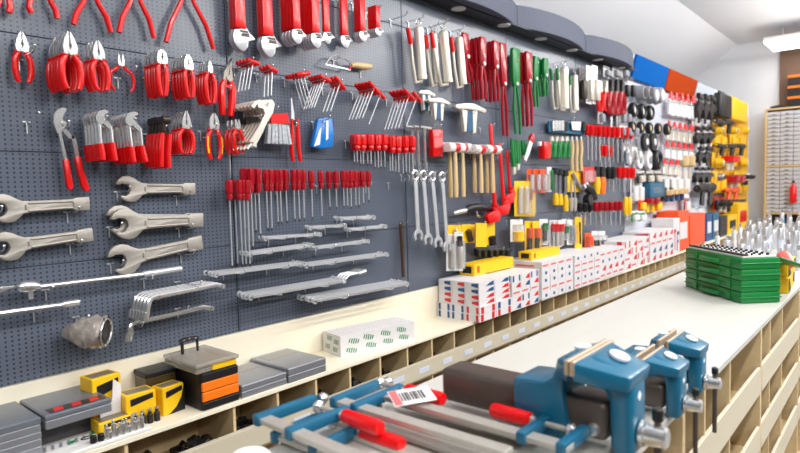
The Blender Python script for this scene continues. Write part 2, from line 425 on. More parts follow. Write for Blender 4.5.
def stack(maker, name, base, tip, n, of, step, desc, cat, group, hk=None, jit=.0015, rj=.012, hz=.56, hlen=None, dxyz=(0, 0)):
    a, L, ang = frame(base, tip, of)
    sp = maker(L)
    for k in range(n):
        back = (n - 1 - k)
        loc = (a.x + random.uniform(-1, 1) * jit * (back > 0) + dxyz[0] * back, -(of - back * step), a.z + random.uniform(-1, 1) * jit * (back > 0) + dxyz[1] * back)
        inst(sp, name, loc, lab(k, n, desc), cat, group if n > 1 else None, (0, ang + random.uniform(-rj, rj) * (back > 0), 0))
    if hk:
        p = (a.x + math.sin(ang) * L * hz, 0, a.z + math.cos(ang) * L * hz)
        hook(0, 0, 'holding the ' + hk, hlen or (.05 if of < .04 else .16), world=p)
def pl(L_jaw, **k): return lambda L: pliers(L, L_jaw, **k)
# ------------------------------------------------------------------ second row of the left panel: combination pliers and cutters
stack(pl('combo', spread=.14), 'combination_pliers', (24, 83), (20.8, 31.5), 1, .04, .026, 'single red-handled combination pliers at far left of the second row', 'pliers', None, 'single pliers at far left', hz=.5)
stack(pl('combo', spread=.16), 'combination_pliers', (73, 90), (68, 31), 5, .15, .028, 'red-handled combination pliers on one hook', 'pliers', 'stack of five combination pliers', 'five combination pliers', hz=.5)
stack(pl('combo', spread=.15, jl=.35), 'combination_pliers', (102.5, 91), (96.5, 40), 3, .12, .030, 'smaller red pliers beside the big combination pliers', 'pliers', 'stack of three smaller pliers', 'three smaller combination pliers', hz=.5)
stack(pl('diag', spread=.42, jl=.30, rad=.8), 'cutting_pliers', (123, 92), (120, 53.5), 1, .04, .03, 'single red cutters with widely spread legs', 'cutters', None, 'single spread cutters', hz=.4)
stack(pl('combo', spread=.06, jl=.28), 'side_cutters', (163.5, 96.5), (161, 49), 5, .14, .022, 'closed red-handled pliers right of the spread cutters', 'pliers', 'stack of five closed pliers', 'five closed pliers', hz=.5)
stack(pl('combo', spread=.07, jl=.32), 'gripping_pliers', (190.5, 98), (187, 54), 5, .14, .022, 'red-handled gripping pliers next to the nippers', 'pliers', 'stack of five gripping pliers', 'five gripping pliers', hz=.5)
stack(pl('needle', spread=.10, jl=.26), 'end_nippers', (211.5, 104), (209, 60), 4, .13, .022, 'red nippers with dark jaws beside the tin snips', 'nippers', 'stack of four nippers', 'four red nippers', hz=.5)
# tin snips
def snips(L):
    b = M()
    for s in (-1, 1):
        b.prism([(s * .006, .60 * L), (s * .10 * L, .62 * L), (s * .09 * L, .74 * L), (.055 * L, L), (.045 * L, .995 * L)], -.006 + s * .003, .006 + s * .003)
    b.cyl((0, -.014, .66 * L), (0, .014, .66 * L), .012, n=12)
    sp = [P('blades', b, FORGED, .001)]
    for s in (-1, 1):
        sp.append(P('handle', M().tube([(s * .05 * L, 0, .62 * L), (s * .105 * L, 0, .52 * L), (s * .10 * L, 0, .3 * L), (s * .075 * L, 0, .01)], [.012, .016, .017, .014], 10), RED))
    sp.append(P('stop_bar', M().box(-.08 * L, .08 * L, -.006, .006, .5 * L, .55 * L), RED, .001))
    return sp
stack(snips, 'tin_snips', (226.5, 118), (228, 58), 1, .06, .02, 'red tin snips with dull grey blades by the panel seam', 'snips', None, 'tin snips', hz=.45, hlen=.09)
# ------------------------------------------------------------------ top row: circlip pliers with long spread legs, cut by the frame
def circlip(px_l, px_r, tl, tr_, of, name_):
    O = W((px_l[0] + px_r[0]) / 2, -18, of)
    sp = []
    jb = M().prism([(-.02, -.012), (.02, -.012), (.016, .03), (.003, .075), (-.003, .075), (-.016, .03)], -.007, .007).cyl((0, -.011, 0), (0, .011, 0), .011)
    sp.append(P('jaws', jb, CHROME, .001))
    for top, end, s in ((tl, px_l, -1), (tr_, px_r, 1)):
        a = tr([top, ((top[0] * .45 + end[0] * .55) + s * 1.5, top[1] * .5 + end[1] * .5), end], O, of)
        pts = [(s * .008, 0, 0), (a[0][0], 0, a[0][1]), (a[1][0], 0, a[1][1]), (a[2][0], 0, a[2][1])]
        sp.append(P('handle', M().tube(pts, [.007, .0092, .0104, .0096], 10), RED))
    inst(sp, 'circlip_pliers', O, name_, 'pliers', 'circlip pliers along the top edge')
    hook(0, 0, 'holding the ' + name_.replace('thin red circlip pliers', 'circlip pliers'), .07, world=(O.x, 0, O.z + .028))
circlip((-6, 20), (8.5, 12.5), (-1, 1), (9.5, 2), .035, 'thin red circlip pliers at the left end of the top row')
circlip((31.5, 13), (57, 18.5), (29.5, 2), (51, 2), .035, 'thin red circlip pliers second from left in the top row')
circlip((73.5, 24.5), (111, 32.5), (83.5, 2), (97.5, 2), .035, 'thin red circlip pliers third from left in the top row')
circlip((119, 32.5), (154, 38), (130, 2), (140.5, 2), .035, 'thin red circlip pliers fourth from left in the top row')
circlip((166, 42), (213.5, 49), (181, 2), (193.5, 2), .035, 'thin red circlip pliers nearest the adjustable wrenches')
# ------------------------------------------------------------------ third row: water pump pliers
def pump(front, of, n, step, desc, group, sc=1.0, legs=None, jawmat=CHROME, redz=.5):
    # traced on the big pliers: head top (64,108), legs to (68,189) and (86,191)
    fx, fy = front
    g = lambda p: (fx + (p[0] - 62) * sc, fy + (p[1] - 108) * sc)
    O = W(*g((62, 124)), of)
    head = [(51, 123), (51.5, 115), (55, 109.5), (60, 107.5), (64.5, 108), (65, 111), (62, 115), (61, 119), (63, 122), (62, 126), (60, 134), (56, 134), (53, 128)]
    low = [(57, 118), (60, 121), (63, 122), (64, 127), (70, 134), (74, 136), (73, 140), (67, 138), (60, 130), (56, 124)]
    l1 = [(55.5, 130), (59.5, 131), (66, 160), (62, 161)]
    l2 = [(69, 134), (74, 136), (76.5, 144), (78.5, 157), (74, 158), (72, 146)]
    if legs: g1, g2 = legs
    else: g1, g2 = [(61, 159), (67, 159), (71.5, 186), (70, 190), (67, 190), (65, 187)], [(73, 157), (79.5, 156), (82, 170), (88.5, 188), (87, 191.5), (83.5, 191.5), (80.5, 187), (76, 171)]
    T = lambda pts: tr([g(p) for p in pts], O, of)
    sp = [P('upper_jaw', M().prism(T(head), -.010, .004), jawmat, .002), P('lower_jaw', M().prism(T(low), -.004, .010), jawmat, .002),
          P('shank', M().prism(T(l1), -.009, .002), jawmat, .002), P('shank', M().prism(T(l2), -.004, .009), jawmat, .002),
          P('pivot', M().cyl((.0, -.014, 0), (.0, .013, 0), .009), CHROME, .001),
          P('grip', M().prism(T(g1), -.013, .006), RED, .0045, seg=2), P('grip', M().prism(T(g2), -.008, .013), RED, .0045, seg=2)]
    for k in range(n):
        back = n - 1 - k
        inst(sp, 'water_pump_pliers', (O.x, -(of - back * step), O.z), lab(k, n, desc), 'pliers', group if n > 1 else None, (0, random.uniform(-.008, .008) * (back > 0), 0))
    hook(0, 0, 'holding the ' + ('large pump pliers' if n == 1 else group), .08 if n == 1 else .17, world=(O.x + .008, 0, O.z - .012))
pump((63, 108), .045, 1, .02, 'largest water pump pliers with long red grips, hanging alone', None)
half1 = [(59, 145), (69, 144), (71, 176), (69, 179), (64, 179.5), (61, 178)]
pump((101.5, 109.5), .15, 5, .026, 'water pump pliers with red sleeves, right of the largest pliers', 'five water pump pliers', .66,
     [(60, 143), (68, 142), (72, 181), (70, 185), (66, 185), (63, 182)], ) if False else None
def pump2(head, of, n, step, desc, group, legs, jawmat=CHROME, name='water_pump_pliers', hkx=0):
    hx, hy = head
    O = W(hx, hy + 8, of)
    T = lambda pts: tr([(hx + a, hy + b) for a, b in pts], O, of)
    (a0, a1, a2), (b0, b1, b2) = legs
    sp = [P('upper_jaw', M().prism(T([(-9, 6), (-6, 1), (0, -1), (4, 0), (4.5, 2.5), (1, 4), (0, 7), (3, 9), (1, 12), (-4, 15), (-8, 11)]), -.008, .004), jawmat, .0015),
          P('lower_jaw', M().prism(T([(-2, 7), (2, 8), (6, 13), (9, 16), (9, 20), (4, 18), (-2, 12)]), -.004, .008), jawmat, .0015),
          P('shank', M().tube([(x, 0, z) for x, z in T([(-5, 11), a0])], [.008, .0075], 8), jawmat),
          P('shank', M().tube([(x, .003, z) for x, z in T([(7, 16), b0])], [.008, .0075], 8), jawmat)]
    for g3 in ((a0, a1, a2), (b0, b1, b2)):
        sp.append(P('grip', M().tube([(x, 0, z) for x, z in T(g3)], [.0115, .0125, .0115], 10), RED))
    for k in range(n):
        back = n - 1 - k
        inst(sp, name, (O.x, -(of - back * step), O.z), lab(k, n, desc), 'pliers', group if n > 1 else None, (0, random.uniform(-.01, .01) * (back > 0), 0))
    hook(0, 0, 'holding the ' + group, .17, world=(O.x + .004, 0, O.z - .012))
pump2((103.5, 110.5), .15, 5, .028, 'water pump pliers with red sleeves right of the largest pliers', 'five water pump pliers', ((-3, 33), (-1, 42), (0, 50)) and (((-3.5, 33), (-2, 42), (-1, 49.5)), ((8.5, 32), (9.5, 41), (11.5, 50))))
pump2((133, 112.5), .16, 6, .026, 'red-sleeved pump pliers beneath the closed pliers', 'six water pump pliers', (((-2, 34), (-1, 42), (0.5, 50)), ((8.5, 33), (10, 42), (12.5, 49.5))))
# pliers with dark round heads
def hosepl(L):
    sp = [P('jaws', M().cyl((-.05 * L, 0, .92 * L), (.10 * L, 0, .94 * L), .075 * L, .085 * L, 12).tube([(.0, 0, .9 * L), (-.03 * L, 0, .6 * L)], [.03 * L, .028 * L], 8).tube([(.06 * L, .004, .88 * L), (.12 * L, .004, .6 * L)], [.03 * L, .028 * L], 8), DSTEEL, .001)]
    for a, b in ((-.035, -.02), (.125, .14)):
        sp.append(P('handle', M().tube([(a * L, 0, .66 * L), (a * L * .9, 0, .3 * L), (b * L, 0, .0)], [.052 * L, .056 * L, .05 * L], 10), RED))
    return sp
stack(hosepl, 'hose_clip_pliers', (162, 167), (164.5, 116), 5, .14, .026, 'pliers with dark round heads and red sleeves', 'pliers', 'stack of five dark-headed pliers', 'five dark-headed pliers', hz=.7)
stack(pl('combo', spread=.20, jl=.38), 'wire_strippers', (186.5, 154), (185.5, 110.5), 4, .12, .022, 'red strippers with short fat handles by the panel seam', 'pliers', 'stack of four strippers', 'four red strippers', hz=.5)
stack(pl('combo', spread=.16, jl=.32, inset=YEL), 'insulated_pliers', (215, 160), (213, 112.5), 1, .07, .02, 'red and yellow insulated pliers hanging alone', 'pliers', None, 'insulated pliers', hz=.5, hlen=.1)
stack(pl('diag', spread=.16, jl=.26), 'end_cutting_pliers', (240, 154), (236.5, 119), 3, .12, .03, 'red end-cutting pliers left of the nickel locking pliers', 'pliers', 'stack of three end cutters', 'three end cutters', hz=.5)
# nickel locking pliers
def locking(O, of):
    T = lambda p: tr(p, O, of)
    sp = [P('body', M().prism(T([(256, 103), (262, 100), (271, 99.5), (274, 104), (272, 113), (264, 127), (252, 143), (248, 142), (258, 126), (264, 114), (262, 109), (257, 108)]), -.009, .009), NICKEL, .002),
          P('jaw', M().prism(T([(250, 106), (254, 101), (260, 99.5), (261, 103), (256, 105), (253, 109)]), -.007, .007), NICKEL, .0015),
          P('release_lever', M().prism(T([(262, 116), (265, 117), (258, 132), (251, 146), (256, 147.5), (256, 144), (262, 133), (268, 119)]), -.006, .006), NICKEL, .0015),
          P('adjusting_screw', M().cyl(*[(x, 0, z) for x, z in T([(251, 144), (247, 149)])], .006, n=10), NICKEL)]
    return sp
O = W(264, 112, .17); sp = locking(O, .17)
for k in range(6): inst(sp, 'locking_pliers', (O.x, -(.17 - (5 - k) * .026), O.z), lab(k, 6, 'nickel locking pliers slanting beside the plastic pouch'), 'locking pliers', 'stack of six locking pliers')
hook(0, 0, 'holding the nickel locking pliers', .19, world=(O.x + .01, 0, O.z + .02))
# clear pouch with red header
O = W(276, 120, .06); T = lambda p: tr(p, O, .06)
pb = M(); random.seed(3)
pp = T([(269, 124), (289, 122), (291, 143), (263, 144)])
for k in range(7):
    t0 = k / 7; x0 = pp[3][0] + (pp[2][0] - pp[3][0]) * t0; x1 = pp[3][0] + (pp[2][0] - pp[3][0]) * (t0 + .1428)
    y = -.02 - .012 * random.random()
    pb.prism([(x0 * .92, pp[3][1]), (x1 * .92, pp[3][1]), (x1 * .74, pp[0][1]), (x0 * .74, pp[0][1])], y, .004)
inst([P('pouch', pb, mat('foil_pouch', (196, 200, 206), .15, .35, .25, 90, .5), .003), P('header_card', M().prism(T([(270, 114), (287, 113), (288.5, 124), (270, 125)]), -.008, .006), RED, .002)], 'plastic_pouch', O, 'clear plastic pouch with a red header beside the locking pliers', 'pouch')
hook(0, 0, 'holding the clear pouch', .08, world=(O.x, 0, O.z + .04))
# long thin red pliers
O = W(294, 125, .05); T = lambda p: tr(p, O, .05)
sp = [P('blade', M().prism(T([(290.5, 98), (291.5, 98), (294, 114), (294, 122), (291, 122), (291, 113)]), -.004, .004), SATIN, .001)]
for a in ([(292, 119), (292.2, 135), (291.5, 150), (293, 161.5)], [(297, 119), (298, 135), (298.5, 150), (300.5, 161.5)]):
    sp.append(P('handle', M().tube([(x, 0, z) for x, z in T(a)], [.008, .011, .011, .009], 10), RED))
sp.append(P('pivot', M().cyl((0, -.012, .012), (0, .01, .012), .012), DSTEEL, .001))
inst(sp, 'bent_nose_pliers', O, 'long thin red pliers hanging right of the clear pouch', 'pliers'); hook(0, 0, 'holding the long thin red pliers', .07, world=(O.x, 0, O.z - .012))
# blue pouch
O = W(321, 132, .05); T = lambda p: tr(p, O, .05)
sp = [P('pouch', M().prism(T([(316, 119), (325, 117.5), (330, 118.5), (332, 134), (331, 147), (319, 149), (310, 147), (312, 139)]), -.018, .01), mat('blue_pouch', (10, 120, 205), .3, var=.15), .006, seg=2),
      P('tool_blade', M().prism(T([(323, 121), (325.5, 121), (325.5, 139), (323, 141)]), -.023, -.019), WHITE, .001), P('tool_blade', M().prism(T([(316.5, 130), (318.5, 128), (317, 145), (311, 147)]), -.023, -.019), WHITE, .001)]
inst(sp, 'blue_pouch', O, 'small blue plastic pouch hanging alone above the screwdrivers', 'pouch'); hook(0, 0, 'holding the small blue pouch', .07, world=(O.x, 0, O.z + .03))
for p, t in (((26, 122), 'standing empty above the upper left striking wrench'), ((200, 131.5), 'empty, between the strippers and insulated pliers'), ((388, 183), 'empty, right of the screwdriver row'), ((345, 141), 'empty, left of the nut drivers'), ((390, 20), 'empty, right of the adjustable wrenches'), ((312.5, 122), 'empty, left of the blue pouch')):
    hook(p[0], p[1], t)
# ------------------------------------------------------------------ striking wrenches
def striking(dx, dy, of, tilt, desc, s=1.0, hk=True):
    # traced on the upper right wrench, jaws left: pixel frame 114..195
    O0 = W(155, 190, of)
    T = lambda p: [(a * s, b * s) for a, b in tr(p, O0, of)]
    out = [(114.5, 184.5), (117, 179.5), (121, 176.5), (127, 175.8), (132, 177.5), (137, 181), (141, 183), (148, 183.6), (181.5, 184.2), (183, 183), (194.3, 183), (194.5, 195), (183, 194.8), (181, 193.2), (148, 194), (142, 194.8), (139, 198), (135, 201.3), (130, 202.2), (124.5, 201), (119, 197), (121, 195.3), (124.5, 196.3), (127.5, 194.5), (129.8, 190.5), (129, 186.5), (127, 184.5), (122, 183.6), (118, 184.8)]
    b = M().prism(T(out), -.011, .011)
    r1 = M()
    for q in ([(146, 185.4), (180.5, 186)], [(146, 192.4), (180.5, 191.6)], [(144.2, 187), (144.2, 191)], [(181.8, 187), (181.8, 190.6)]):
        (xa, za), (xb, zb) = T(q); r1.cyl((xa, -.0115, za), (xb, -.0115, zb), .0042, n=8)
    o2 = W(155 + dx, 190 + dy, of)
    inst([P('forging', b, FORGED, .0035, seg=2), P('raised_rim', r1, FORGED)], 'striking_wrench', o2, desc, 'wrench', None, (0, tilt, 0))
    if hk:
        for u in (-.27 * .5, .105):
            h = Vector((o2.x + u * s * math.cos(tilt), 0, o2.z - u * s * math.sin(tilt) - (.004 if u < 0 else .026 * s)))
            hook(0, 0, 'at the %s of the %s striking wrench' % ('jaw' if u < 0 else 'handle', desc.split(' at ')[1].split(' by ')[0].split(',')[0]), .115, world=h)
striking(0, 0, .035, 0.0, 'grey open-end striking wrench at upper right, jaws facing left')
striking(2, 33.5, .065, -.01, 'grey open-end striking wrench at middle right', 1.17)
striking(-2, 31.5, .035, .03, 'grey open-end striking wrench tucked behind the middle right one', 1.17, False)
striking(.5, 63.5, .04, -.13, 'grey open-end striking wrench at lower right, tilted upward', 1.20)
striking(-116, 17.5, .04, -.045, 'grey open-end striking wrench at upper left by the frame edge', .96)
striking(-113, 52.5, .045, -.09, 'grey open-end striking wrench at lower left by the frame edge', .98)
# ------------------------------------------------------------------ long ratchet handle, breaker bar, offset ring wrenches, bag
of = .06
O = W(90, 283, of); T = lambda p: [(x, 0, z) for x, z in tr(p, O, of)]
sp = [P('bar', M().tube(T([(25, 288.5), (144, 274)]), [.0095, .0085], 10), CHROME), P('grip', M().tube(T([(143, 274.3), (181, 268.5)]), [.0125, .0125], 12), SATIN, .001)]
hd = M().tube(T([(17, 288), (21, 286.5), (33, 285.3), (39, 286)]), [.012, .021, .021, .012], 14).box(*[v for v in ()]) if False else M().tube(T([(17, 288), (21, 287), (33, 286), (40, 286.5)]), [.012, .020, .021, .011], 14)
sp.append(P('ratchet_head', hd, CHROME)); c = T([(30, 292), (30, 299)])
sp.append(P('square_drive', M().box(c[0][0] - .008, c[0][0] + .008, -.008, .008, c[1][2], c[0][2]), CHROME, .001))
sp.append(P('head_lever', M().tube(T([(-6, 292), (3, 289), (15, 286.5)]), [.012, .011, .004], 8, flat=.6), CHROME))
inst(sp, 'ratchet_handle', O, 'long chrome ratchet handle with square drive below the striking wrenches', 'ratchet'); hook(45, 290, 'under the left end of the ratchet handle', .08); hook(143, 279, 'under the right end of the ratchet handle', .08)
O = W(40, 308, of); T = lambda p: [(x, 0, z) for x, z in tr(p, O, of)]
inst([P('bar', M().tube(T([(-20, 316), (64, 304.5)]), [.0105, .0095], 10), CHROME), P('collar', M().tube(T([(62, 304.8), (65, 304.3)]), [.012, .012], 12), CHROME), P('end_socket', M().tube(T([(65, 304.3), (79, 302.3)]), [.0135, .0135], 14), CHROME, .001)], 'breaker_bar', O, 'short chrome bar with a socket end below the ratchet handle', 'breaker bar')
hook(33, 311, 'under the chrome breaker bar', .08)
def offset_ring(O, of, pts, hp):
    T = lambda p: [(x, 0, z) for x, z in tr(p, O, of)]
    q = T(pts)
    b = M().tube(q, [.011] + [.0098] * (len(q) - 2) + [.010], 9, flat=1.0)
    h = T(hp); e = Vector(h[1]) - Vector(h[0])
    r = M().tube([h[0], h[1]], [.0145, .015], 14)
    h2 = q[-1]
    r2 = M().tube([Vector(h2) - Vector((.002, 0, .010)), Vector(h2) + Vector((.002, 0, .008))], [.013, .013], 14)
    return [P('shank', b, CHROME), P('ring', r, CHROME, .001), P('ring', r2, CHROME, .001)]
of = .17; O = W(150, 300, of)
sp = offset_ring(O, of, [(146.5, 316), (147.5, 308), (149, 301), (152, 298), (156, 296.5), (190, 290), (216, 284.5), (222, 286)], [(145.5, 312), (144.8, 321)])
for k in range(5): inst(sp, 'offset_ring_wrench', (O.x, -(of - (4 - k) * .026), O.z), lab(k, 5, 'chrome offset ring wrenches below the ratchet handle'), 'ring wrench', 'five offset ring wrenches on one hook')
hook(0, 0, 'under the left bend of the offset ring wrenches', .19, world=(O.x + .03, 0, O.z - .005)); hook(0, 0, 'under the right end of the offset ring wrenches', .19, world=(O.x + .2, 0, O.z + .025))
of = .07; O = W(165, 317, of)
sp = offset_ring(O, of, [(129, 336), (129.5, 330), (131, 325), (136, 322.5), (170, 315), (203, 307), (211, 308)], [(129, 333), (128, 341)])
inst(sp, 'offset_ring_wrench', O, 'single long offset ring wrench under the bundle of five', 'ring wrench'); hook(0, 0, 'under the single offset ring wrench', .09, world=(O.x + .09, 0, O.z + .01)); hook(0, 0, 'under the bend of the single offset ring wrench', .09, world=(O.x - .1, 0, O.z - .02))
# clear bag with metal sleeve
of = .09; O = W(92, 330, of); T = lambda p: [(x, 0, z) for x, z in tr(p, O, of)]
bagm = mat('smoky_plastic_bag', (168, 160, 152), .2, .2, .4, 45, 1.0, coat=.4)
random.seed(11)
A0 = W(61, 332, .05) - O; A0.y = .04; B0 = W(106, 332, .15) - O; B0.y = -.06
ax = (B0 - A0).normalized(); LB = (B0 - A0).length
up = (Vector((0, 0, 1)) - ax * ax.z).normalized(); sd = ax.cross(up)
def bagmesh():
    b = M(); n = 20; m_ = 12; V = []
    for i in range(m_ + 1):
        t = i / m_; r = .008 + .056 * math.sin(min(1, t * 1.3) * PI / 2) ** .8
        for j in range(n):
            a = 2 * PI * j / n; rr = r * (1 + .17 * random.uniform(-1, 1))
            V.append(A0 + ax * (LB * t) + up * math.sin(a) * rr * .85 + sd * math.cos(a) * rr)
    fs = [(i * n + j, i * n + (j + 1) % n, (i + 1) * n + (j + 1) % n, (i + 1) * n + j) for i in range(m_) for j in range(n)] + [tuple(range(n))]
    b.add(V, fs); return b
cr = lambda t, r: [A0 + ax * (LB * t) + up * math.sin(a) * r * .85 + sd * math.cos(a) * r for a in [2 * PI * k / 22 for k in range(22)]]
inst([P('bag', bagmesh(), bagm, ang=60), P('rim', M().tube(cr(1.0, .054), .0045, 7, closed=True), CHROME),
      P('metal_sleeve', M().lathe([(0, .030), (.1, .041), (.103, .030), (.05, .026), (.049, .002)], A0 + ax * (LB * .3), B0, 18), DSTEEL)], 'bagged_part', O, 'dark metal sleeve in a crumpled smoky plastic bag low on the wall', 'bagged part')
hook(0, 0, 'holding the crumpled plastic bag', .12, world=(O.x - .02, 0, O.z + .04))
# ================================================================== SECOND PANEL
# adjustable wrenches hanging head down, handles cut by the frame
def adjustable(cx, top, bot, hw, of):
    # cx: axis at head, bot: tip of head; hw: handle half width in px; head about 2.3 x
    s = hw / 6.0
    O = W(cx, bot - 12 * s, of)
    T = lambda pts: tr([(cx + a * s, bot + b * s) for a, b in pts], O, of)
    th = .0105 * max(.7, s)
    head = [(-8, -23), (5, -24.5), (8, -19), (14, -13), (14, -11.5), (7, -10), (6.5, -4), (3, 0.5), (-1, 0), (-6, -5), (-9, -11), (-9.5, -17)]
    sl = M().prism(T([(-3, -22.3), (5.4, -21), (6.4, -18.9), (-2, -20)]), -th - .0022, -th + .0015).prism(T([(-1.5, -17.6), (7, -16.4), (8, -14.2), (-.5, -15.2)]), -th - .0022, -th + .0015)
    kn = M()
    k0, k1 = T([(-1, -18.8)])[0], T([(6.8, -17.6)])[0]
    kn.cyl((k0[0], -th - .001, k0[1]), (k1[0], -th - .001, k1[1]), .005 * s, n=10)
    h = T([(-6.2, top - bot if False else 0)])
    zt = W(cx, top, of).z - O.z; zb = T([(0, -23.5)])[0][1]; wdt = T([(6, 0)])[0][0] - T([(0, 0)])[0][0]; xo = T([(-.5, 0)])[0][0]
    hp = [(xo - wdt, zt), (xo + wdt, zt), (xo + wdt * .88, zb + .05), (xo + wdt * .95, zb), (xo - wdt * 1.05, zb), (xo - wdt * .95, zb + .05)]
    return O, [P('head', M().prism(T(head), -th, th), SATIN, .003, seg=2), P('adjuster_window', sl, DSTEEL, .0005), P('knurl', kn, CHROME), P('handle', M().prism(hp, -.013 * s - .003, .013 * s + .003), RED, .006 * min(1, s), seg=2)]
for cx, top, bot, hw, n, stp, t in [(241, -45, 51, 5.6, 2, .020, 'largest red adjustable wrenches by the panel seam'), (268.5, -38, 57, 5.3, 2, .020, 'second largest adjustable wrenches with red handles'),
                         (297, -25, 44, 3.8, 4, .024, 'medium red adjustable wrenches behind one another'), (316, -20, 48, 3.8, 5, .020, 'red adjustable wrenches right of the medium stack'),
                         (327, -14, 44, 3.0, 1, .02, 'slim red adjustable wrench between the stack of five and a bare gap'), (345, -4, 48, 3.2, 1, .02, 'red adjustable wrench hanging alone past the gap'),
                         (363, -2, 42, 2.8, 3, .016, 'small red adjustable wrenches near the panel edge'), (378, 6, 36.5, 2.2, 4, .016, 'smallest red adjustable wrenches ending the top row')]:
    of = .05 + stp * (n - 1)
    O, sp = adjustable(cx, top, bot, hw, of)
    for k in range(n): inst(sp, 'adjustable_wrench', (O.x, -(of - (n - 1 - k) * stp), O.z), lab(k, n, t), 'adjustable wrench', t if n > 1 else None)
    wt = W(cx, top, of); hook(0, 0, 'holding the ' + ' '.join(t.replace('adjustable ', '').split()[:9]), .06 + stp * n, world=(wt.x, 0, wt.z - .012))
# ------------------------------------------------------------------ T-handle hex keys: handles across, rods slanting
def tkeys(rtop, rbot, bar_deg, barL, n, of, stp, t, rr=.0032, hr=.011):
    O = W(rtop[0], rtop[1], of)
    e = tr([rbot], O, of)[0]
    c, s_ = math.cos(math.radians(bar_deg)), math.sin(math.radians(bar_deg))
    a = (-c * barL * .5, s_ * barL * .5); b = (c * barL * .5, -s_ * barL * .5)
    sp = [P('t_handle', M().tube([(a[0], 0, a[1]), (a[0] * .8, 0, a[1] * .8), (b[0] * .8, 0, b[1] * .8), (b[0], 0, b[1])], [hr * .8, hr, hr, hr * .8], 10), RED),
          P('collar', M().cyl((0, 0, 0), (e[0] * .12, 0, e[1] * .12), hr * .75, hr * .5, 8), RED), P('rod', M().cyl((0, 0, 0), (e[0], 0, e[1]), rr, n=7), SATIN)]
    for k in range(n): inst(sp, 't_handle_hex_key', (O.x, -(of - (n - 1 - k) * stp), O.z), lab(k, n, t), 'hex key', t if n > 1 else None, (0, random.uniform(-.01, .01), 0))
    hook(0, 0, 'holding the ' + ' '.join(t.split()[:9]), of + .03, world=(O.x - .02 * c, 0, O.z - .008))
tkeys((253, 62), (248.5, 89.5), 8, .062, 4, .12, .026, 'red T-handle hex keys next to the tin snips')
tkeys((272, 69), (271, 95.5), 18, .060, 3, .10, .026, 'red T-handle hex keys hanging second from left', .004)
tkeys((303, 74), (312, 106), -14, .085, 4, .12, .024, 'red T-handle hex keys with rods leaning right')
tkeys((325, 78.5), (314, 107.5), 14, .07, 5, .13, .02, 'red T-handle hex keys fanned under the coping saw')
tkeys((340, 83), (330.5, 111), 40, .085, 3, .12, .028, 'red T-handle hex keys behind the tight fan')
tkeys((374, 88), (362.5, 118), 35, .095, 5, .15, .025, 'red T-handle hex keys below the coping saw handle')
tkeys((380.5, 94), (368.8, 124), 35, .08, 1, .10, .02, 'single T-handle hex key right of the stack of five')
tkeys((409, 95), (398.5, 128), 30, .10, 5, .16, .026, 'red T-handle hex keys left of the gear pullers')
tkeys((417, 97), (406.5, 126), 35, .08, 1, .14, .02, 'single red T-handle hex key hanging at the seam')
# ------------------------------------------------------------------ coping saw
of = .04; O = W(340, 62, of); T = lambda p: [(x, 0, z) for x, z in tr(p, O, of)]
inst([P('bow', M().tube(T([(325.5, 64), (330, 58), (333, 56), (338, 56.5), (346, 59), (350, 63), (350.5, 68)]), .0042, 8), CHROME),
      P('blade', M().prism([(x, z) for x, _, z in T([(325, 63.5), (325.5, 65), (350.5, 70.5), (350.5, 69)])], -.0008, .0008), SATIN),
      P('ferrule', M().tube(T([(349, 69), (352, 66)]), [.006, .007], 8), RED),
      P('handle', M().tube(T([(351.5, 65.5), (355, 65), (361, 66), (367, 66.5), (371.5, 66.5)]), [.009, .016, .017, .0175, .010], 12), WOODH)], 'coping_saw', O, 'small coping saw with a pale wooden handle', 'saw')
hook(333, 60, 'under the bow of the coping saw', .05); hook(360, 71, 'under the handle of the coping saw', .05)
# ------------------------------------------------------------------ screwdrivers: red ribbed handles up, shafts down
SDC = {}
def screwdriver(L, hl, hr=.0172, rs=.0034, h=None):
    key = (round(L, 2), round(hl, 2), h is None)
    if key in SDC: return SDC[key]
    if h is not None: hr = .0225
    n = 16; V = []; prof = [(0, .45), (.02, .62), (.18, .82), (.30, .72), (.38, .98), (.80, 1.0), (.95, .9), (1, .62)]
    b = M(); pts = []
    for t, r in prof:
        for j in range(n):
            q = 2 * PI * j / n; rr = hr * r * (1 if (j % 2 == 0 or t < .35 or t > .96) else .88)
            V.append((rr * math.cos(q), rr * math.sin(q), -hl + t * hl))
    m_ = len(prof)
    b.add(V, [(i * n + j, i * n + (j + 1) % n, (i + 1) * n + (j + 1) % n, (i + 1) * n + j) for i in range(m_ - 1) for j in range(n)] + [tuple(range(n)), tuple(range((m_ - 1) * n, m_ * n))])
    SDC[key] = [P('handle', b, h or DRED, ang=25), P('shaft', M().cyl((0, 0, -hl + .001), (0, 0, -L), rs, n=8), SATIN), P('blade_tip', M().prism([(-rs, -L), (rs, -L), (rs * 1.3, -L - .008), (rs, -L - .014), (-rs, -L - .014), (-rs * 1.3, -L - .008)], -.001, .001), DSTEEL)]
    return SDC[key]
def sdrow(items, yt, yh, t, name='screwdriver', cat='screwdriver', of=.07, h=None, fn=None):
    n = len(items)
    for k, (x, yb, dof) in enumerate(items):
        ytt = yt(x) if callable(yt) else yt; yhh = yh(x) if callable(yh) else yh
        a = W(x, ytt, of + dof); b = W(x, yb, of + dof); c = W(x, yhh, of + dof)
        inst(screwdriver(a.z - b.z, a.z - c.z, h=h), name, a, '%s %s' % (lr(k, n), t), cat, t, (0, random.uniform(-.015, .015), random.uniform(0, .4)))
lower = lambda x: 180; hl_ = lambda x: 201
sdrow([(228.8, 266, .04), (234, 266, .0), (238.5, 267, .04), (243, 266, .04), (246.8, 264, .05)], 180, 200.5, 'of five longest red screwdrivers over the panel seam')
sdrow([(243, 228, .0), (246, 250, .01), (250.2, 246.5, .03), (254, 230, .0), (257.5, 234, .03)], 168.5, 193, 'of five long red screwdrivers right of the seam')
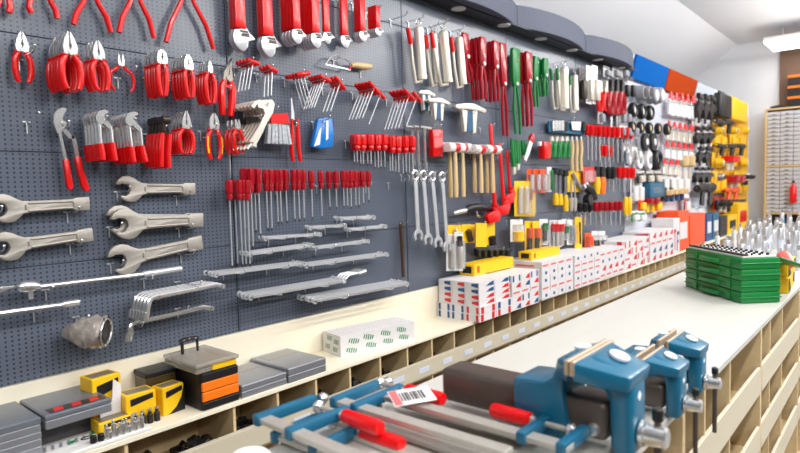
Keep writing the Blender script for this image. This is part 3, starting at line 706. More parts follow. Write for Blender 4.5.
sdrow([(265.5, 228, .02), (270, 228, .03), (275.8, 222, .02), (279.3, 222, .03), (285, 220, .0)], 169.5, 191, 'red screwdriver in the cluster of five')
sdrow([(293.3, 219, .02), (297.5, 219, .03), (302.8, 218.5, .02)], 169.5, 190, 'red screwdriver in the cluster of three')
sdrow([(311, 217, .03), (320.5, 217, .03)], 170.5, 189, 'of two spaced red screwdrivers')
sdrow([(328.5, 207, .01), (335.5, 207, .03)], 171, 188.5, 'of two shorter red screwdrivers in the row')
sdrow([(343, 206, .02), (346.6, 206, .03), (350.3, 206.5, .04), (354.8, 206, .04)], 170.5, 188, 'red screwdriver in the short cluster of four')
sdrow([(358.5, 205, .01), (362.8, 203, .03), (368, 200, .03)], 171, 187, 'stubby red screwdriver at the right end of the row')
for x, t in ((240, 'the longest screwdrivers'), (256, 'the long screwdrivers'), (275, 'the cluster of five screwdrivers'), (298, 'the cluster of three screwdrivers'), (316, 'the two spaced screwdrivers'), (349, 'the short cluster of screwdrivers'), (365, 'the stubby screwdrivers')):
    hook(x, 186, 'behind ' + t, .05)
# shafts hanging above: long chrome rod of an extension hanging behind the pincers
a = W(228.5, 146, .03); b = W(230.5, 178, .03)
inst([P('extension_rod', M().cyl((0, 0, 0), (b.x - a.x, 0, b.z - a.z), .005, n=8), CHROME)], 'steel_rod', a, 'thin steel rod hanging on the seam above the longest screwdrivers', 'rod')
# nut drivers
sdrow([(353.5, 162, .0), (356.5, 163, .04), (359.8, 163.5, .0), (362.6, 164, .04), (367, 163.5, .0), (370.3, 164, .04), (374, 167, .0), (377.5, 167, .04), (380.5, 167, .0), (384, 168, .04)], 134.5, 150.5, 'of ten red nut drivers in the left group', 'nut_driver', 'nut driver', .06, RED)
sdrow([(389.3, 171, .0), (392, 171, .04), (394.8, 172, .0), (398, 173, .04), (402.2, 173.5, .0), (405, 173.5, .05), (408.5, 173.5, .0), (412, 173, .04)], 136, 153, 'of eight red nut drivers in the right group', 'nut_driver', 'nut driver', .06, RED)
hook(366, 152, 'behind the left group of nut drivers', .05); hook(400, 154, 'behind the right group of nut drivers', .05)
# ------------------------------------------------------------------ combination wrenches lying flat on pairs of hooks
def comb(L, w=.0105, rr=.0165, t=.0035):
    b = M().box(rr * .8, L - rr * .8, -t, t, -w * .5, w * .5)
    ring = M().tube([(L - rr * .2 + rr * .72 * math.cos(q), 0, rr * .72 * math.sin(q)) for q in [2 * PI * k / 14 for k in range(14)]], rr * .32, 7, closed=True, flat=1.2)
    o = []
    for q in range(0, 9): a = math.radians(48 + q * 33); o.append((rr * math.cos(a), rr * math.sin(a)))
    inn = [(rr * .48 * math.cos(math.radians(a)), rr * .48 * math.sin(math.radians(a))) for a in (300, 240, 180, 120, 60)]
    jw = M().prism([(-x, z) for x, z in [(-p[0], p[1]) for p in o]] + inn, -t * 1.35, t * 1.35)
    return [P('shank', b, SATIN, .0012), P('ring_end', ring, SATIN), P('open_jaw', jw, SATIN, .001)]
def flat_bundle(p0, p1, n, of, stp, t, w=.0105, hk=True):
    a = W(p0[0], p0[1], of); b = W(p1[0], p1[1], of); d = b - a; ang = math.atan2(-d.z, d.x)
    sp = comb(d.length, w, w * 1.12)
    for k in range(n):
        back = n - 1 - k
        inst(sp, 'combination_wrench', (a.x + random.uniform(-.006, .006), -(of - back * stp), a.z + back * .0015), lab(k, n, t), 'combination wrench', t, (0, ang, 0))
    if hk:
        for f, e in ((.25, 'left'), (.75, 'right')):
            hook(0, 0, 'under the %s end of the %s' % (e, ' '.join(t.split()[:8])), of + .045, world=(a.x + d.x * f, 0, a.z + d.z * f - w * .5 - .004))
flat_bundle((342, 219), (375, 217.5), 4, .11, .018, 'short combination wrenches on the topmost flat bundle')
flat_bundle((311, 228), (346, 225.5), 3, .10, .018, 'short combination wrenches left of the topmost bundle')
flat_bundle((350, 230), (386, 226.5), 3, .10, .018, 'short combination wrenches under the topmost bundle')
flat_bundle((266, 238.5), (321, 234.5), 3, .10, .02, 'combination wrenches lying just under the screwdriver shafts')
flat_bundle((250, 254.5), (313, 245.5), 4, .12, .02, 'combination wrenches under the fourth flat bundle')
flat_bundle((315, 248.5), (368, 241.5), 3, .11, .02, 'combination wrenches in the right middle bundle')
flat_bundle((215, 275), (303, 264), 4, .13, .022, 'long combination wrenches lying across the panel seam')
flat_bundle((307, 266), (388, 254.5), 4, .13, .022, 'long combination wrenches right of the seam-crossing bundle')
flat_bundle((250, 297.5), (344, 281), 5, .14, .022, 'longest wrenches in the lower left bundle', .013)
flat_bundle((316, 301), (408, 284), 6, .16, .024, 'longest wrenches in the lower right bundle', .013)
def brackets_tail(O, of): pass
# offset ends rising from the lower left bundle
of = .12; O = W(350, 277, of)
for k in range(4):
    o2 = of - (3 - k) * .022
    T = lambda p: [(x, 0, z) for x, z in tr(p, O, of)]
    if k == 0: sp = [P('shank', M().tube(T([(330, 284), (343, 281.5), (349, 275), (360, 272.5)]), .006, 8), SATIN), P('ring_end', M().tube(T([(358, 273.5), (365, 271)]), [.011, .012], 10), CHROME)]
    inst(sp, 'offset_wrench', (O.x, -o2, O.z), lab(k, 4, 'cranked offset wrenches rising above the lower left bundle'), 'offset wrench', 'cranked offset wrenches')
# dark steel rod at the right panel edge
a = W(401, 225, .035)
e = W(403.5, 277, .035)
inst([P('rod', M().cyl((0, 0, 0), (e.x - a.x, 0, e.z - a.z), .011, n=10), mat('rusty_steel', (92, 68, 54), .5, .5, .2)), P('hanging_ring', M().tube([(.011 * math.cos(q), 0, .012 + .011 * math.sin(q)) for q in [2 * PI * k / 12 for k in range(12)]], .003, 6, closed=True), DSTEEL)], 'steel_bar', a, 'dark rusty steel bar hanging at the seam left of the ring wrenches', 'bar')
hook(400, 223, 'holding the dark rusty bar', .06)
# ================================================================== THIRD AND FOURTH PANEL
def L3(pts, O, of): return [(x, 0, z) for x, z in tr(pts, O, of)]
def grease(bt, bb, gt, gb, ab, of, grip, t, r=.03):
    O = W(bt[0], bt[1], of); T = lambda p: L3(p, O, of)
    a, b = T([bt, bb]); a = Vector(a); b = Vector(b); d = (b - a).normalized(); ln = (b - a).length
    sp = [P('barrel', M().lathe([(0, r * .75), (.01, r), (ln - .03, r), (ln - .028, r * 1.08), (ln - .004, r * 1.08), (ln, r * .8)], a, b, 16), NICKEL),
          P('rod_ring', M().tube([Vector((r * .7 * math.cos(q), 0, .028 + r * .7 * math.sin(q))) for q in [2 * PI * k / 14 for k in range(14)]], .004, 6, closed=True), CHROME),
          P('lever', M().tube(T([gb, ((gb[0] + ab[0]) / 2 - .6, (gb[1] + ab[1]) / 2), ab, (bb[0] - .5, bb[1] + 1)]), [.009, .010, .012, .012], 8), NICKEL),
          P('grip', M().tube(T([gt, gb]), [.0135, .0145], 10), grip)]
    inst(sp, 'grease_gun', O, t, 'grease gun')
    hook(0, 0, 'through the %s grease gun ring, %s' % ('red' if grip is RED else 'green', t.split(', ')[1]), of + .04, world=(O.x, 0, O.z + .045))
grease((418.5, 27), (422, 80), (407.8, 28), (411, 44), (415.5, 82.5), .08, RED, 'silver grease gun with a red lever, leftmost of four')
grease((433.5, 34), (437, 83), (425.5, 35), (427, 49), (432.5, 86), .05, RED, 'silver grease gun with a red lever, second from left', .024)
grease((443, 31), (448, 83), (431.5, 32.5), (434, 48), (441, 85.5), .09, RED, 'silver grease gun with a red lever, third from left')
grease((459, 37), (463, 85), (451, 37), (453.2, 52), (457.5, 88), .07, RED, 'silver grease gun with a red lever, right of the others', .027)
grease((557, 72), (558, 107), (550.5, 69), (552, 80), (554, 109), .05, GRN, 'silver grease gun with a green lever, leftmost of three', .026)
grease((564, 67), (565, 109), (557, 68), (558, 80), (561, 110), .09, GRN, 'silver grease gun with a green lever, middle of three', .034)
grease((574.5, 75), (575.5, 111), (569.8, 76), (570.2, 85), (571.5, 112), .06, GRN, 'silver grease gun with a green lever, nearest the black tool', .028)
def pipepl(top, nut, bot, wpx, n, of, stp, m_, t, grp=None):
    O = W(nut[0], nut[1], of); T = lambda p: L3(p, O, of)
    hw = abs(T([(nut[0] + wpx / 2, nut[1])])[0][0])
    (tx, _, tz), (bx, _, bz) = T([top, bot])
    hd = M().prism([(tx - hw * .8, tz), (tx + hw * .8, tz), (tx + hw, tz - .03), (hw * .9, .02), (hw * .6, -.02), (-hw * .6, -.02), (-hw * .9, .02), (tx - hw, tz - .03)], -.014, .014)
    sp = [P('head', hd, m_, .005, seg=2), P('nut', M().cyl((0, -.022, 0), (0, -.006, 0), .014, n=8), WHITE, .002)]
    for s in (-1, 1):
        sp.append(P('leg', M().tube([(s * hw * .3, .002 * s, -.005), (bx * .5 + s * hw * .75, 0, bz * .5), (bx + s * hw * .6, 0, bz)], [.010, .012, .010], 8), m_))
    for k in range(n): inst(sp, 'pipe_pliers', (O.x, -(of - (n - 1 - k) * stp), O.z), lab(k, n, t), 'pipe pliers', t if n > 1 else None)
    hook(0, 0, 'holding the ' + ' '.join(t.split()[:9]), of + .03, world=(O.x, 0, O.z + tz * .6))
pipepl((464.5, 33), (466.5, 57), (471, 83), 6, 1, .06, .02, DRED, 'narrow dark red pipe pliers right of the grease guns')
pipepl((482, 37), (482.5, 64), (484, 99), 5.5, 3, .12, .035, DRED, 'dark red pipe pliers in the thick stack')
pipepl((495, 41), (495.5, 67), (497, 101), 5.5, 3, .12, .035, DRED, 'dark red pipe pliers in the second thick stack')
pipepl((502, 43), (503.5, 84), (505.5, 136), 6, 1, .05, .02, DRED, 'longest dark red pipe pliers beside the green ones')
pipepl((515, 48.5), (515.5, 84), (518, 134), 7.5, 1, .07, .02, GRN, 'longest green pipe pliers with two straight legs')
pipepl((528, 52), (528.5, 81), (530, 126), 6, 2, .10, .04, DRED, 'dark red pipe pliers between the green ones')
pipepl((536, 56.5), (535, 79), (536.5, 107), 5, 1, .06, .02, GRN, 'shorter green pipe pliers right of the dark red pair')
pipepl((545, 58.5), (545, 75.5), (546, 96), 4.5, 2, .09, .04, GRN, 'shortest green pipe pliers at the end of the row')
# gear pullers
BLC = mat('blue_label', (16, 84, 128), .5)
def puller(x0, x1, y, yb, of, t, s=1):
    cx = (x0 + x1) / 2; O = W(cx, y, of); T = lambda p: tr(p, O, of)
    g = lambda p: (cx + p[0] * (x1 - x0) / 31, y + p[1] * (yb - y) / 32)
    bar = M().prism(T([g(p) for p in [(-15.5, 1), (-13, -2), (-3, -3), (3, -2.5), (13, 3), (15.5, 5), (14, 8.5), (10, 7), (4, 5), (-4, 4), (-12, 4)]]), -.016, .016)
    sp = [P('crossbar', bar, NICKEL, .004, seg=2)]
    for q in ([(-8, 4), (-2.5, 5), (-3.5, 29), (-5.5, 30)], [(2.5, 5), (7, 6), (5.5, 31), (3, 31.5)]):
        sp.append(P('leg', M().prism(T([g(p) for p in q]), -.012, .012), NICKEL, .003))
    sp.append(P('label_sleeve', M().prism(T([g(p) for p in [(-2.2, 6), (2.2, 6), (2.6, 29), (-2.6, 29)]]), -.010, .010), BLC, .001))
    inst(sp, 'gear_puller', O, t, 'gear puller'); hook(0, 0, 'holding the ' + t.split(',')[0], of + .03, world=(O.x + .03, 0, O.z - .05))
puller(417, 434, 92, 112, .04, 'small silver gear puller partly behind the hex keys')
puller(426.5, 449, 100, 121.5, .08, 'silver gear puller with a blue sleeve, left one of the big pair')
puller(453, 485, 106, 134, .08, 'largest silver gear puller with a blue sleeve')
# chrome T wrenches
for k, (x0, x1, yt, yb, x) in enumerate([(405.5, 417, 127, 166, 412), (414, 424, 127, 169, 417.5), (420, 431, 127.5, 169, 424)]):
    of = .04 + .03 * k; O = W(x, yt, of); T = lambda p: L3(p, O, of)
    inst([P('cross_handle', M().tube(T([(x0, yt - .5), (x1, yt + 1)]), .0085, 8), CHROME), P('shaft', M().tube(T([(x, yt), (x + 1.5, yb)]), .009, 8), CHROME), P('socket', M().tube(T([(x + 1.2, yb - 7), (x + 1.5, yb)]), .0125, 10), CHROME)],
         'sliding_t_wrench', O, '%s chrome T-bar socket wrench left of the flat red case' % lr(k, 3), 'socket wrench', 'chrome T-bar wrenches')
hook(418, 130, 'holding the chrome T-bar wrenches', .13)
of = .06; O = W(436, 143, of); T = lambda p: tr(p, O, of)
inst([P('case_body', M().prism(T([(430.5, 129.5), (440.5, 129.5), (440.8, 157), (431, 157)]), -.02, .02), RED, .006, seg=2), P('printed_panel', M().prism(T([(431.5, 138), (440, 138), (440, 148), (431.8, 148)]), -.0212, -.0202), mat('pale_red_print', (226, 110, 112), .5), .0005),
      P('latch', M().box(-.02, .02, -.024, -.018, -.085, -.07), DRED, .002)], 'red_case', O, 'flat red plastic case hanging left of the mallets', 'case'); hook(0, 0, 'holding the flat red case', .1, world=(O.x, 0, O.z + .09))
# white mallets
def mallet(L):
    hd = M().lathe([(-.085, .026), (-.08, .031), (-.028, .031), (-.026, .024), (.026, .024), (.028, .031), (.08, .031), (.085, .026)], (0, 0, 0), (1, 0, 0), 16)
    return [P('head', hd, WHITE), P('red_band', M().cyl((-.026, 0, 0), (.026, 0, 0), .0285, n=16), RED, .001), P('handle', M().tube([(0, 0, .028), (0, 0, -.05), (0, 0, -L * .45), (0, 0, -L * .8), (0, 0, -L)], [.011, .0135, .0165, .019, .017], 12, flat=.8), WOODH, .002)]
for grp, items, nh in (('left', [(449.5, 197.5, .05), (455, 197.5, .12), (462.5, 197, .05)], 'left group of three'), ('right', [(474, 193, .04), (480.5, 193, .10), (486.5, 193, .06), (492, 193, .12)], 'right group of four')):
    for k, (x, yb, of) in enumerate(items):
        a = W(x, 147.5 if grp == 'left' else 149.5, of); b = W(x + .5, yb, of)
        inst(mallet(a.z - b.z), 'mallet', a, '%s white-headed mallet with wooden handle in the %s' % (lr(k, len(items)), nh), 'mallet', 'white-headed mallets')
for x in (452.5, 459, 470, 483.5): hook(x, 153.5, 'carrying the white mallets, %s' % {452.5: 'leftmost hook', 459: 'second from left', 470: 'third from left', 483.5: 'rightmost hook'}[x], .16)
# red pipe wrenches
for top, bot, foot, w_, of, t in [((490.5, 124), (495, 214), [(485.5, 216), (490, 212), (497.5, 210.5), (499.5, 215), (498, 221), (488, 223.5)], .019, .09, 'longest red pipe wrench beside the mallet handles'),
                                  ((499.3, 143.5), (504, 207), [(498, 208), (502, 205.5), (507, 204), (508.5, 208), (507, 214), (499.5, 216)], .018, .09, 'middle-length red pipe wrench'),
                                  ((507, 150.5), (510.5, 196), [(504, 198), (507, 195), (512, 193), (513, 198), (512, 203), (505, 204.5)], .016, .08, 'shortest red pipe wrench beside the green shears')]:
    O = W(bot[0], bot[1], of); T = lambda p: tr(p, O, of)
    (tx, tz), = T([top])
    bar = M().tube([(tx, 0, tz), (tx * .97, 0, tz * .97), (tx * .5, 0, tz * .5), (0, 0, 0)], [w_ * .75, w_, w_ * .85, w_ * 1.15], 10, flat=.65)
    up = [(p[0] + (bot[0] - foot[0][0]) * .1, p[1] - (foot[-1][1] - foot[2][1]) * 1.05) for p in foot]
    inst([P('handle', bar, RED), P('fixed_jaw', M().prism(T(foot), -.017, .017), RED, .005, seg=2), P('hook_jaw', M().prism([(a + .02, b + .028) for a, b in T([foot[1], foot[2], foot[3], foot[4]])], -.013, .013), RED, .004), P('adjusting_nut', M().cyl((0, 0, .045), (0, 0, .07), w_ * 1.35, n=12), RED, .002)],
         'pipe_wrench', O, t, 'pipe wrench'); hook(0, 0, 'holding the ' + t, of + .03, world=(O.x + tx, 0, O.z + tz - .02))
# vertical combination wrenches
for k, (x, y, xb, yb) in enumerate([(415, 175.5, 418, 236), (423, 175.5, 428, 240), (432, 176.5, 438, 243), (442, 177, 447, 247)]):
    of = .11; O = W(x, y, of); e = tr([(xb, yb)], O, of)[0]; L = math.hypot(*e); ang = math.atan2(-e[1], e[0])
    sp = [P('ring_end', M().tube([(.026 * math.cos(q), 0, .026 * math.sin(q)) for q in [2 * PI * j / 18 for j in range(18)]], .0095, 8, closed=True, flat=.9), CHROME),
          P('shank', M().prism([(-.012, -.025), (.012, -.025), (.016, -.06), (.016, -L + .05), (.02, -L + .015), (-.02, -L + .015), (-.016, -L + .05), (-.016, -.06)], -.006, .006), SATIN, .002)]
    jo = [(.042 * math.cos(math.radians(a)), .042 * math.sin(math.radians(a))) for a in (-52, -22, 8, 38, 68, 98, 128, 158, 188, 218)] + [(.022 * math.cos(math.radians(a)), .022 * math.sin(math.radians(a)) - .0) for a in (222, 180, 130, 80, 30, -10, -54)]
    ja = M().prism([(a, b - L) for a, b in jo], -.0075, .0075)
    sp.append(P('open_jaw', ja, SATIN, .002))
    inst(sp, 'combination_wrench', O, '%s of four big upright combination wrenches by the mallets' % lr(k, 4), 'combination wrench', 'upright combination wrenches', (0, -math.atan2(e[0], -e[1]), 0))
    hook(0, 0, 'through the ring of the %s upright wrench' % lr(k, 4), .14, world=(O.x, 0, O.z + .008))
# black soldering torch
of = .06; O = W(472, 210, of); T = lambda p: L3(p, O, of)
inst([P('body', M().tube(T([(465, 210.5), (470, 208), (478, 207), (486, 208), (491, 211)]), [.02, .026, .028, .024, .014], 12), BLACK), P('nozzle', M().tube(T([(453, 213.5), (458, 212), (465, 210.5)]), [.012, .018, .02], 12), CHROME),
      P('trigger', M().tube(T([(476, 210), (477, 215), (480, 217)]), .008, 7), CHROME)], 'gas_torch', O, 'black gas torch with a chrome nozzle below the wooden mallet handles', 'torch'); hook(480, 204, 'holding the black gas torch', .09)
# ------------------------------------------------------------------ carded goods
def card(x0, y0, x1, y1, of, c, t, inner=(), bub=True, cat='carded tool', grp=None, name='blister_pack', hk=False):
    cx, cy = (x0 + x1) / 2, (y0 + y1) / 2; O = W(cx, cy, of); T = lambda p: tr(p, O, of)
    sp = [P('backing_card', M().prism(T([(x0, y0), (x1, y0), (x1, y1), (x0, y1)]), 0, .004), COLS[c] if isinstance(c, str) else c, .001)]
    for it in inner:
        nm_, a, b, r, m_ = it[:5]
        p, q = L3([a, b], O, of); p = Vector(p) + Vector((0, -.018, 0)); q = Vector(q) + Vector((0, -.018, 0))
        l = (q - p).length
        if len(it) > 5 and it[5] == 'flat': g = M().prism([(p.x - r, p.z), (p.x + r, p.z), (q.x + r, q.z), (q.x - r, q.z)], -.022, -.012)
        else: g = M().lathe([(0, r * .7), (l * .08, r), (l * .5, r * .88), (l * .92, r), (l, r * .7)], p, q, 10)
        sp.append(P(nm_, g, COLS[m_], .001 if len(it) > 5 else 0))
    if bub:
        sp.append(P('clear_bubble', M().prism(T([(x0 + (x1 - x0) * .12, y0 + (y1 - y0) * .22), (x1 - (x1 - x0) * .12, y0 + (y1 - y0) * .22), (x1 - (x1 - x0) * .12, y1 - (y1 - y0) * .06), (x0 + (x1 - x0) * .12, y1 - (y1 - y0) * .06)]), -.034, -.0005), CLEAR, .006))
    o = inst(sp, name, O, t, cat, grp)
    if hk: hook(0, 0, 'holding the ' + t.split(',')[0], of + .03, world=(O.x, 0, W(cx, y0 + 1.5, of).z))
    return o
card(448, 225, 461.5, 239, .05, 'yel', 'small yellow hang card left of the torn yellow cards', [('tool_blade', (453, 229), (457, 237), .012, 'nickel')], False, hk=True)
card(446.5, 234, 454, 271, .07, 'white', 'narrow white chisel pack below the yellow card', [('chisel', (450, 244), (451, 268), .013, 'nickel')], True)
card(454.5, 232, 463, 271, .10, 'white', 'white chisel pack with dark blade in front of its neighbour', [('handle', (457.5, 236), (458, 246), .018, 'black'), ('chisel', (458, 247), (459, 268), .016, 'nickel')], True, hk=True)
card(462, 224.5, 475, 243, .05, 'yel', 'yellow hang card half hidden among the yellow packs', [('tool_blade', (466, 230), (469, 241), .02, 'dsteel')], False)
card(476, 223, 487, 247, .10, 'yel', 'foremost tall yellow hang pack right of the chisel packs', (), False, hk=True)
card(487, 222, 495, 245, .06, 'yel', 'rightmost yellow hang card with a dark cut-out', [('tool_part', (490, 236), (491, 245), .03, 'black')], False)
# black hooks strip below
for k, x in enumerate((478, 484, 490, 496, 502, 507)):
    O = W(x, 250 + k * .2, .05); T = lambda p: L3(p, O, .05)
    inst([P('bar', M().tube(T([(x - 3, 250), (x + 3, 249.4)]), .012, 8), BLACK), P('jaw', M().prism(tr([(x - 2, 250), (x + 1.5, 250), (x + .8, 257 + (k % 3)), (x - 1.5, 256)], O, .05), -.02, .02), BLACK, .004)], 'black_clamp_jaw', O, '%s small black clamp in the dark row above the yellow box' % lr(k, 6), 'clamp', 'small black clamps')
hook(492, 249, 'carrying the small black clamps', .1)
# green shears, white knife, red box, green pliers, wooden handles
for k, (x0, y0, x1, y1, of) in enumerate([(512.5, 139, 514, 172, .11), (517.5, 140, 518, 168, .09), (523, 141, 524, 158, .06)]):
    O = W(x0, y0, of); T = lambda p: L3(p, O, of); e = T([(x1, y1)])[0]
    inst([P('handle', M().tube([(-.014, 0, 0), (e[0] * .5 - .018, 0, e[2] * .5), (e[0] - .006, 0, e[2] * .85)], [.012, .017, .012], 9), GRN), P('handle', M().tube([(.014, 0, 0), (e[0] * .5 + .018, 0, e[2] * .5), (e[0] + .008, 0, e[2] * .85)], [.012, .017, .012], 9), GRN),
          P('blade', M().prism([(e[0] - .02, e[2] * .84), (e[0] + .02, e[2] * .84), (e[0] + .012, e[2] * 1.05), (e[0] - .02, e[2] * 1.1)], -.01, .01), NICKEL, .002)], 'garden_shears', O, '%s of three green-handled shears hanging blades down' % lr(k, 3), 'shears', 'green shears')
hook(516, 141, 'holding the green shears', .13)
of = .10; O = W(529, 150, of); T = lambda p: L3(p, O, of)
inst([P('blade_guard', M().tube(T([(525, 161), (528, 152), (531, 142)]), [.016, .024, .024], 10, flat=.5), WHITE), P('handle', M().tube(T([(531, 142), (531.5, 138), (532, 134)]), [.02, .026, .016], 10), RED)], 'pruning_knife', O, 'white pruning saw with a red top leaning beside green shears', 'saw')
hook(531, 135, 'holding the white pruning saw', .1)
of = .09; O = W(544, 150, of); T = lambda p: tr(p, O, of)
inst([P('case_body', M().prism(T([(540.8, 141.5), (548, 142), (548, 159), (541.2, 159)]), -.03, .03), RED, .012, seg=2), P('cap', M().prism(T([(538.5, 141.5), (540.6, 141.5), (540.6, 146), (538.5, 146)]), -.012, .012), WHITE, .003)], 'red_canister', O, 'short red canister hanging left of the green pliers', 'canister'); hook(544, 143, 'holding the short red canister', .13)
for k, x in enumerate((551.5, 556.5, 561.5, 566.5)):
    O = W(x, 141, .08); T = lambda p: L3(p, O, .08)
    inst([P('jaws', M().prism(tr([(x - 1.6, 141.5), (x + 1.6, 141.5), (x + .8, 136.5), (x - .8, 136.5)], O, .08), -.012, .012), NICKEL, .002)] + [P('handle', M().tube(T([(x + s * .6, 141), (x + s * 2.1, 149), (x + s * 1.4, 157.5)]), [.016, .021, .017], 9), GRN) for s in (-1, 1)],
         'green_pliers', O, '%s of four green-handled pliers below the socket tray' % lr(k, 4), 'pliers', 'green-handled pliers')
hook(559, 144, 'holding the green pliers', .11)
for k, x in enumerate((572, 576.5, 581)):
    O = W(x, 140, .07); T = lambda p: L3(p, O, .07)
    inst([P('handle', M().tube(T([(x, 140), (x + .3, 150), (x - .3, 160), (x + .2, 171)]), [.014, .017, .015, .017], 9), WOODH), P('file_tang', M().tube(T([(x, 140), (x, 136.5)]), [.010, .008], 8), SATIN)], 'wooden_file_handle', O, '%s of three pale wooden handles beside the green pliers' % lr(k, 3), 'tool handle', 'pale wooden handles')
hook(576, 139, 'holding the pale wooden handles', .1)
# socket tray pack
of = .05; O = W(567, 128, of); T = lambda p: tr(p, O, of)
tb = [P('tray', M().prism(T([(549.5, 121), (585, 124), (584.5, 135), (549.5, 132.5)]), 0, .02), TEAL, .006), P('label', M().prism(T([(569, 121.5), (579, 122), (578, 131), (570, 130)]), -.022, -.018), CARD, .001)]
for k, x in enumerate((552, 555, 558, 561)): tb.append(P('socket', M().tube([(a, -.012, b) for a, b in T([(x, 121), (x, 131)])], .02, 10), CHROME))
for x in (564, 582): tb.append(P('socket', M().tube([(a, -.012, b) for a, b in T([(x, 122), (x, 131)])], .024, 10), BLACK))
inst(tb, 'socket_tray', O, 'teal tray pack of chrome sockets with a white label', 'socket set'); hook(566, 121, 'holding the teal socket tray', .08)
# lower middle: cards and chisels
OCARD = 'org'
for k, x in enumerate((530, 536.5, 543)):
    card(x - 2.8, 169, x + 2.8, 193, .06 + .02 * k, 'org', '%s of three orange striped tool cards' % lr(k, 3), [('white_tool', (x, 175), (x, 190), .014, 'white')], True, grp='orange tool cards')
card(514.5, 181, 535, 216.5, .07, 'yel', 'large yellow pack of pale tools below the orange cards', [('spatula', (519, 186), (518.5, 213), .022, 'nickel', 'flat'), ('spatula', (525, 186), (524.5, 213), .022, 'nickel', 'flat'), ('red_stripe', (529, 190), (529, 200), .012, 'dred', 'flat')], True, hk=True)
card(547, 167, 551.5, 192, .06, 'white', 'narrow white and green carded pencil tool', [('green_tool', (550, 170), (550, 190), .012, 'grn')], False)
for k, (x, y0, y1) in enumerate([(555.5, 168, 205), (560, 169, 205), (565.5, 170, 211)]):
    O = W(x, y0, .06); T = lambda p: L3(p, O, .06)
    inst([P('black_cap', M().tube(T([(x, y0), (x, y0 + 6)]), .028, 10), BLACK), P('shaft', M().tube(T([(x, y0 + 6), (x, y0 + 26)]), .012, 8), CHROME), P('handle', M().tube(T([(x, y0 + 25), (x, y0 + 31), (x + .2, y1)]), [.018, .026, .024], 10), YEL)], 'wood_chisel', O, '%s of three chisels with black tops and yellow handles' % lr(k, 3), 'chisel', 'yellow-handled chisels')
card(567.5, 170.5, 582, 192, .05, 'yel', 'bright yellow hang card behind the chrome chisel tips', [('grey_tool', (571, 174), (578, 188), .02, 'grey')], False, hk=True)
for k, x in enumerate((571, 574.5)):
    O = W(x, 180, .1); T = lambda p: L3(p, O, .1)
    inst([P('blade', M().tube(T([(x, 180), (x + .5, 198)]), .014, 8, flat=.4), CHROME), P('tip', M().tube(T([(x + .5, 198), (x + .7, 211)]), [.02, .012], 8), NICKEL)], 'chisel_blade', O, '%s bare chrome chisel in front of the yellow card' % lr(k, 2), 'chisel', 'bare chrome chisels')
card(583, 167, 594.5, 182.5, .08, 'red', 'bright red rectangular pack above the chrome hand tool', (), True, hk=True)
of = .09; O = W(588, 194, of); T = lambda p: L3(p, O, of)
inst([P('body', M().tube(T([(584, 186), (590, 190), (595, 198)]), [.03, .045, .03], 10), DSTEEL), P('wheel', M().cyl(*[Vector(v) + Vector((0, d_, 0)) for v, d_ in zip(T([(588, 200), (588, 200)]), (-.03, .03))], .05, n=14), BLACK, .004), P('chrome_cap', M().tube(T([(586, 184), (583, 188)]), .025, 10), CHROME)], 'hand_drill', O, 'dark hand drill with a chrome cap under the red pack', 'hand drill'); hook(588, 190, 'holding the dark hand drill', .13)
for k, (x, c) in enumerate(((596.5, YEL), (602, ORG))):
    O = W(x, 170, .08); T = lambda p: L3(p, O, .08)
    inst([P('black_collar', M().tube(T([(x, 167), (x, 177)]), .03, 10), BLACK), P('handle', M().tube(T([(x, 177), (x, 184), (x, 194)]), [.03, .04, .03], 10), c)], 'wood_rasp', O, '%s-handled tool with a black collar, right of the red pack' % ('yellow' if k == 0 else 'orange'), 'rasp')
# rows of small screwdrivers
def drow(xs, y0, y1, y2, of, h, t, r=.022, sh=CHROME, name='small_screwdriver', cat='screwdriver', dy=0):
    n = len(xs)
    for k, x in enumerate(xs):
        yy = dy * k; oo = of + .03 * (k % 2)
        a = W(x, y0 + yy, oo); b = W(x, y1 + yy, oo); c = W(x, y2 + yy, oo)
        hl = a.z - b.z; L = a.z - c.z
        sp = [P('handle', M().lathe([(0, r * .6), (hl * .1, r), (hl * .75, r * .95), (hl, r * .6)], (0, 0, 0), (0, 0, -1), 10), h), P('shaft', M().cyl((0, 0, -hl), (0, 0, -L), .008, n=7), sh)]
        inst(sp, name, a, '%s %s' % (lr(k, n), t), cat, t)
    hook(0, 0, 'behind the ' + t, of + .06, world=(W(sum(xs) / n, y1 + dy * n / 2, of).x, 0, W(sum(xs) / n, y1 + dy * n / 2, of).z - .02))
drow([587.5, 591.5, 595.5, 599.5, 604, 608.5, 613, 617.5, 622, 626.5, 631], 124.5, 135.5, 160, .08, RED, 'red screwdriver in the upper far row', .027, dy=.35)
drow([601, 605, 609.5], 145, 156, 168, .06, RED, 'red screwdriver under the upper far row', .026, dy=.3)
drow([619, 623.5, 628, 632.5], 167, 178, 192, .10, RED, 'red screwdriver in the middle far row', .030, dy=.2)
drow([608.5, 613], 167, 179, 192, .08, BLACK, 'black screwdriver left of the middle far row', .03)
drow([580, 585, 590], 203, 212, 225, .08, BLACK, 'black-handled awl in the lower far row', .026)
drow([595.5, 600.5, 605.5, 610.5, 615.5, 620], 202, 211.5, 226, .09, DRED, 'dark red screwdriver in the lower far row', .029, dy=-.2)
drow([625.5, 629.5], 197, 215, 222, .08, YEL, 'yellow tool at the end of the lower far row', .026)
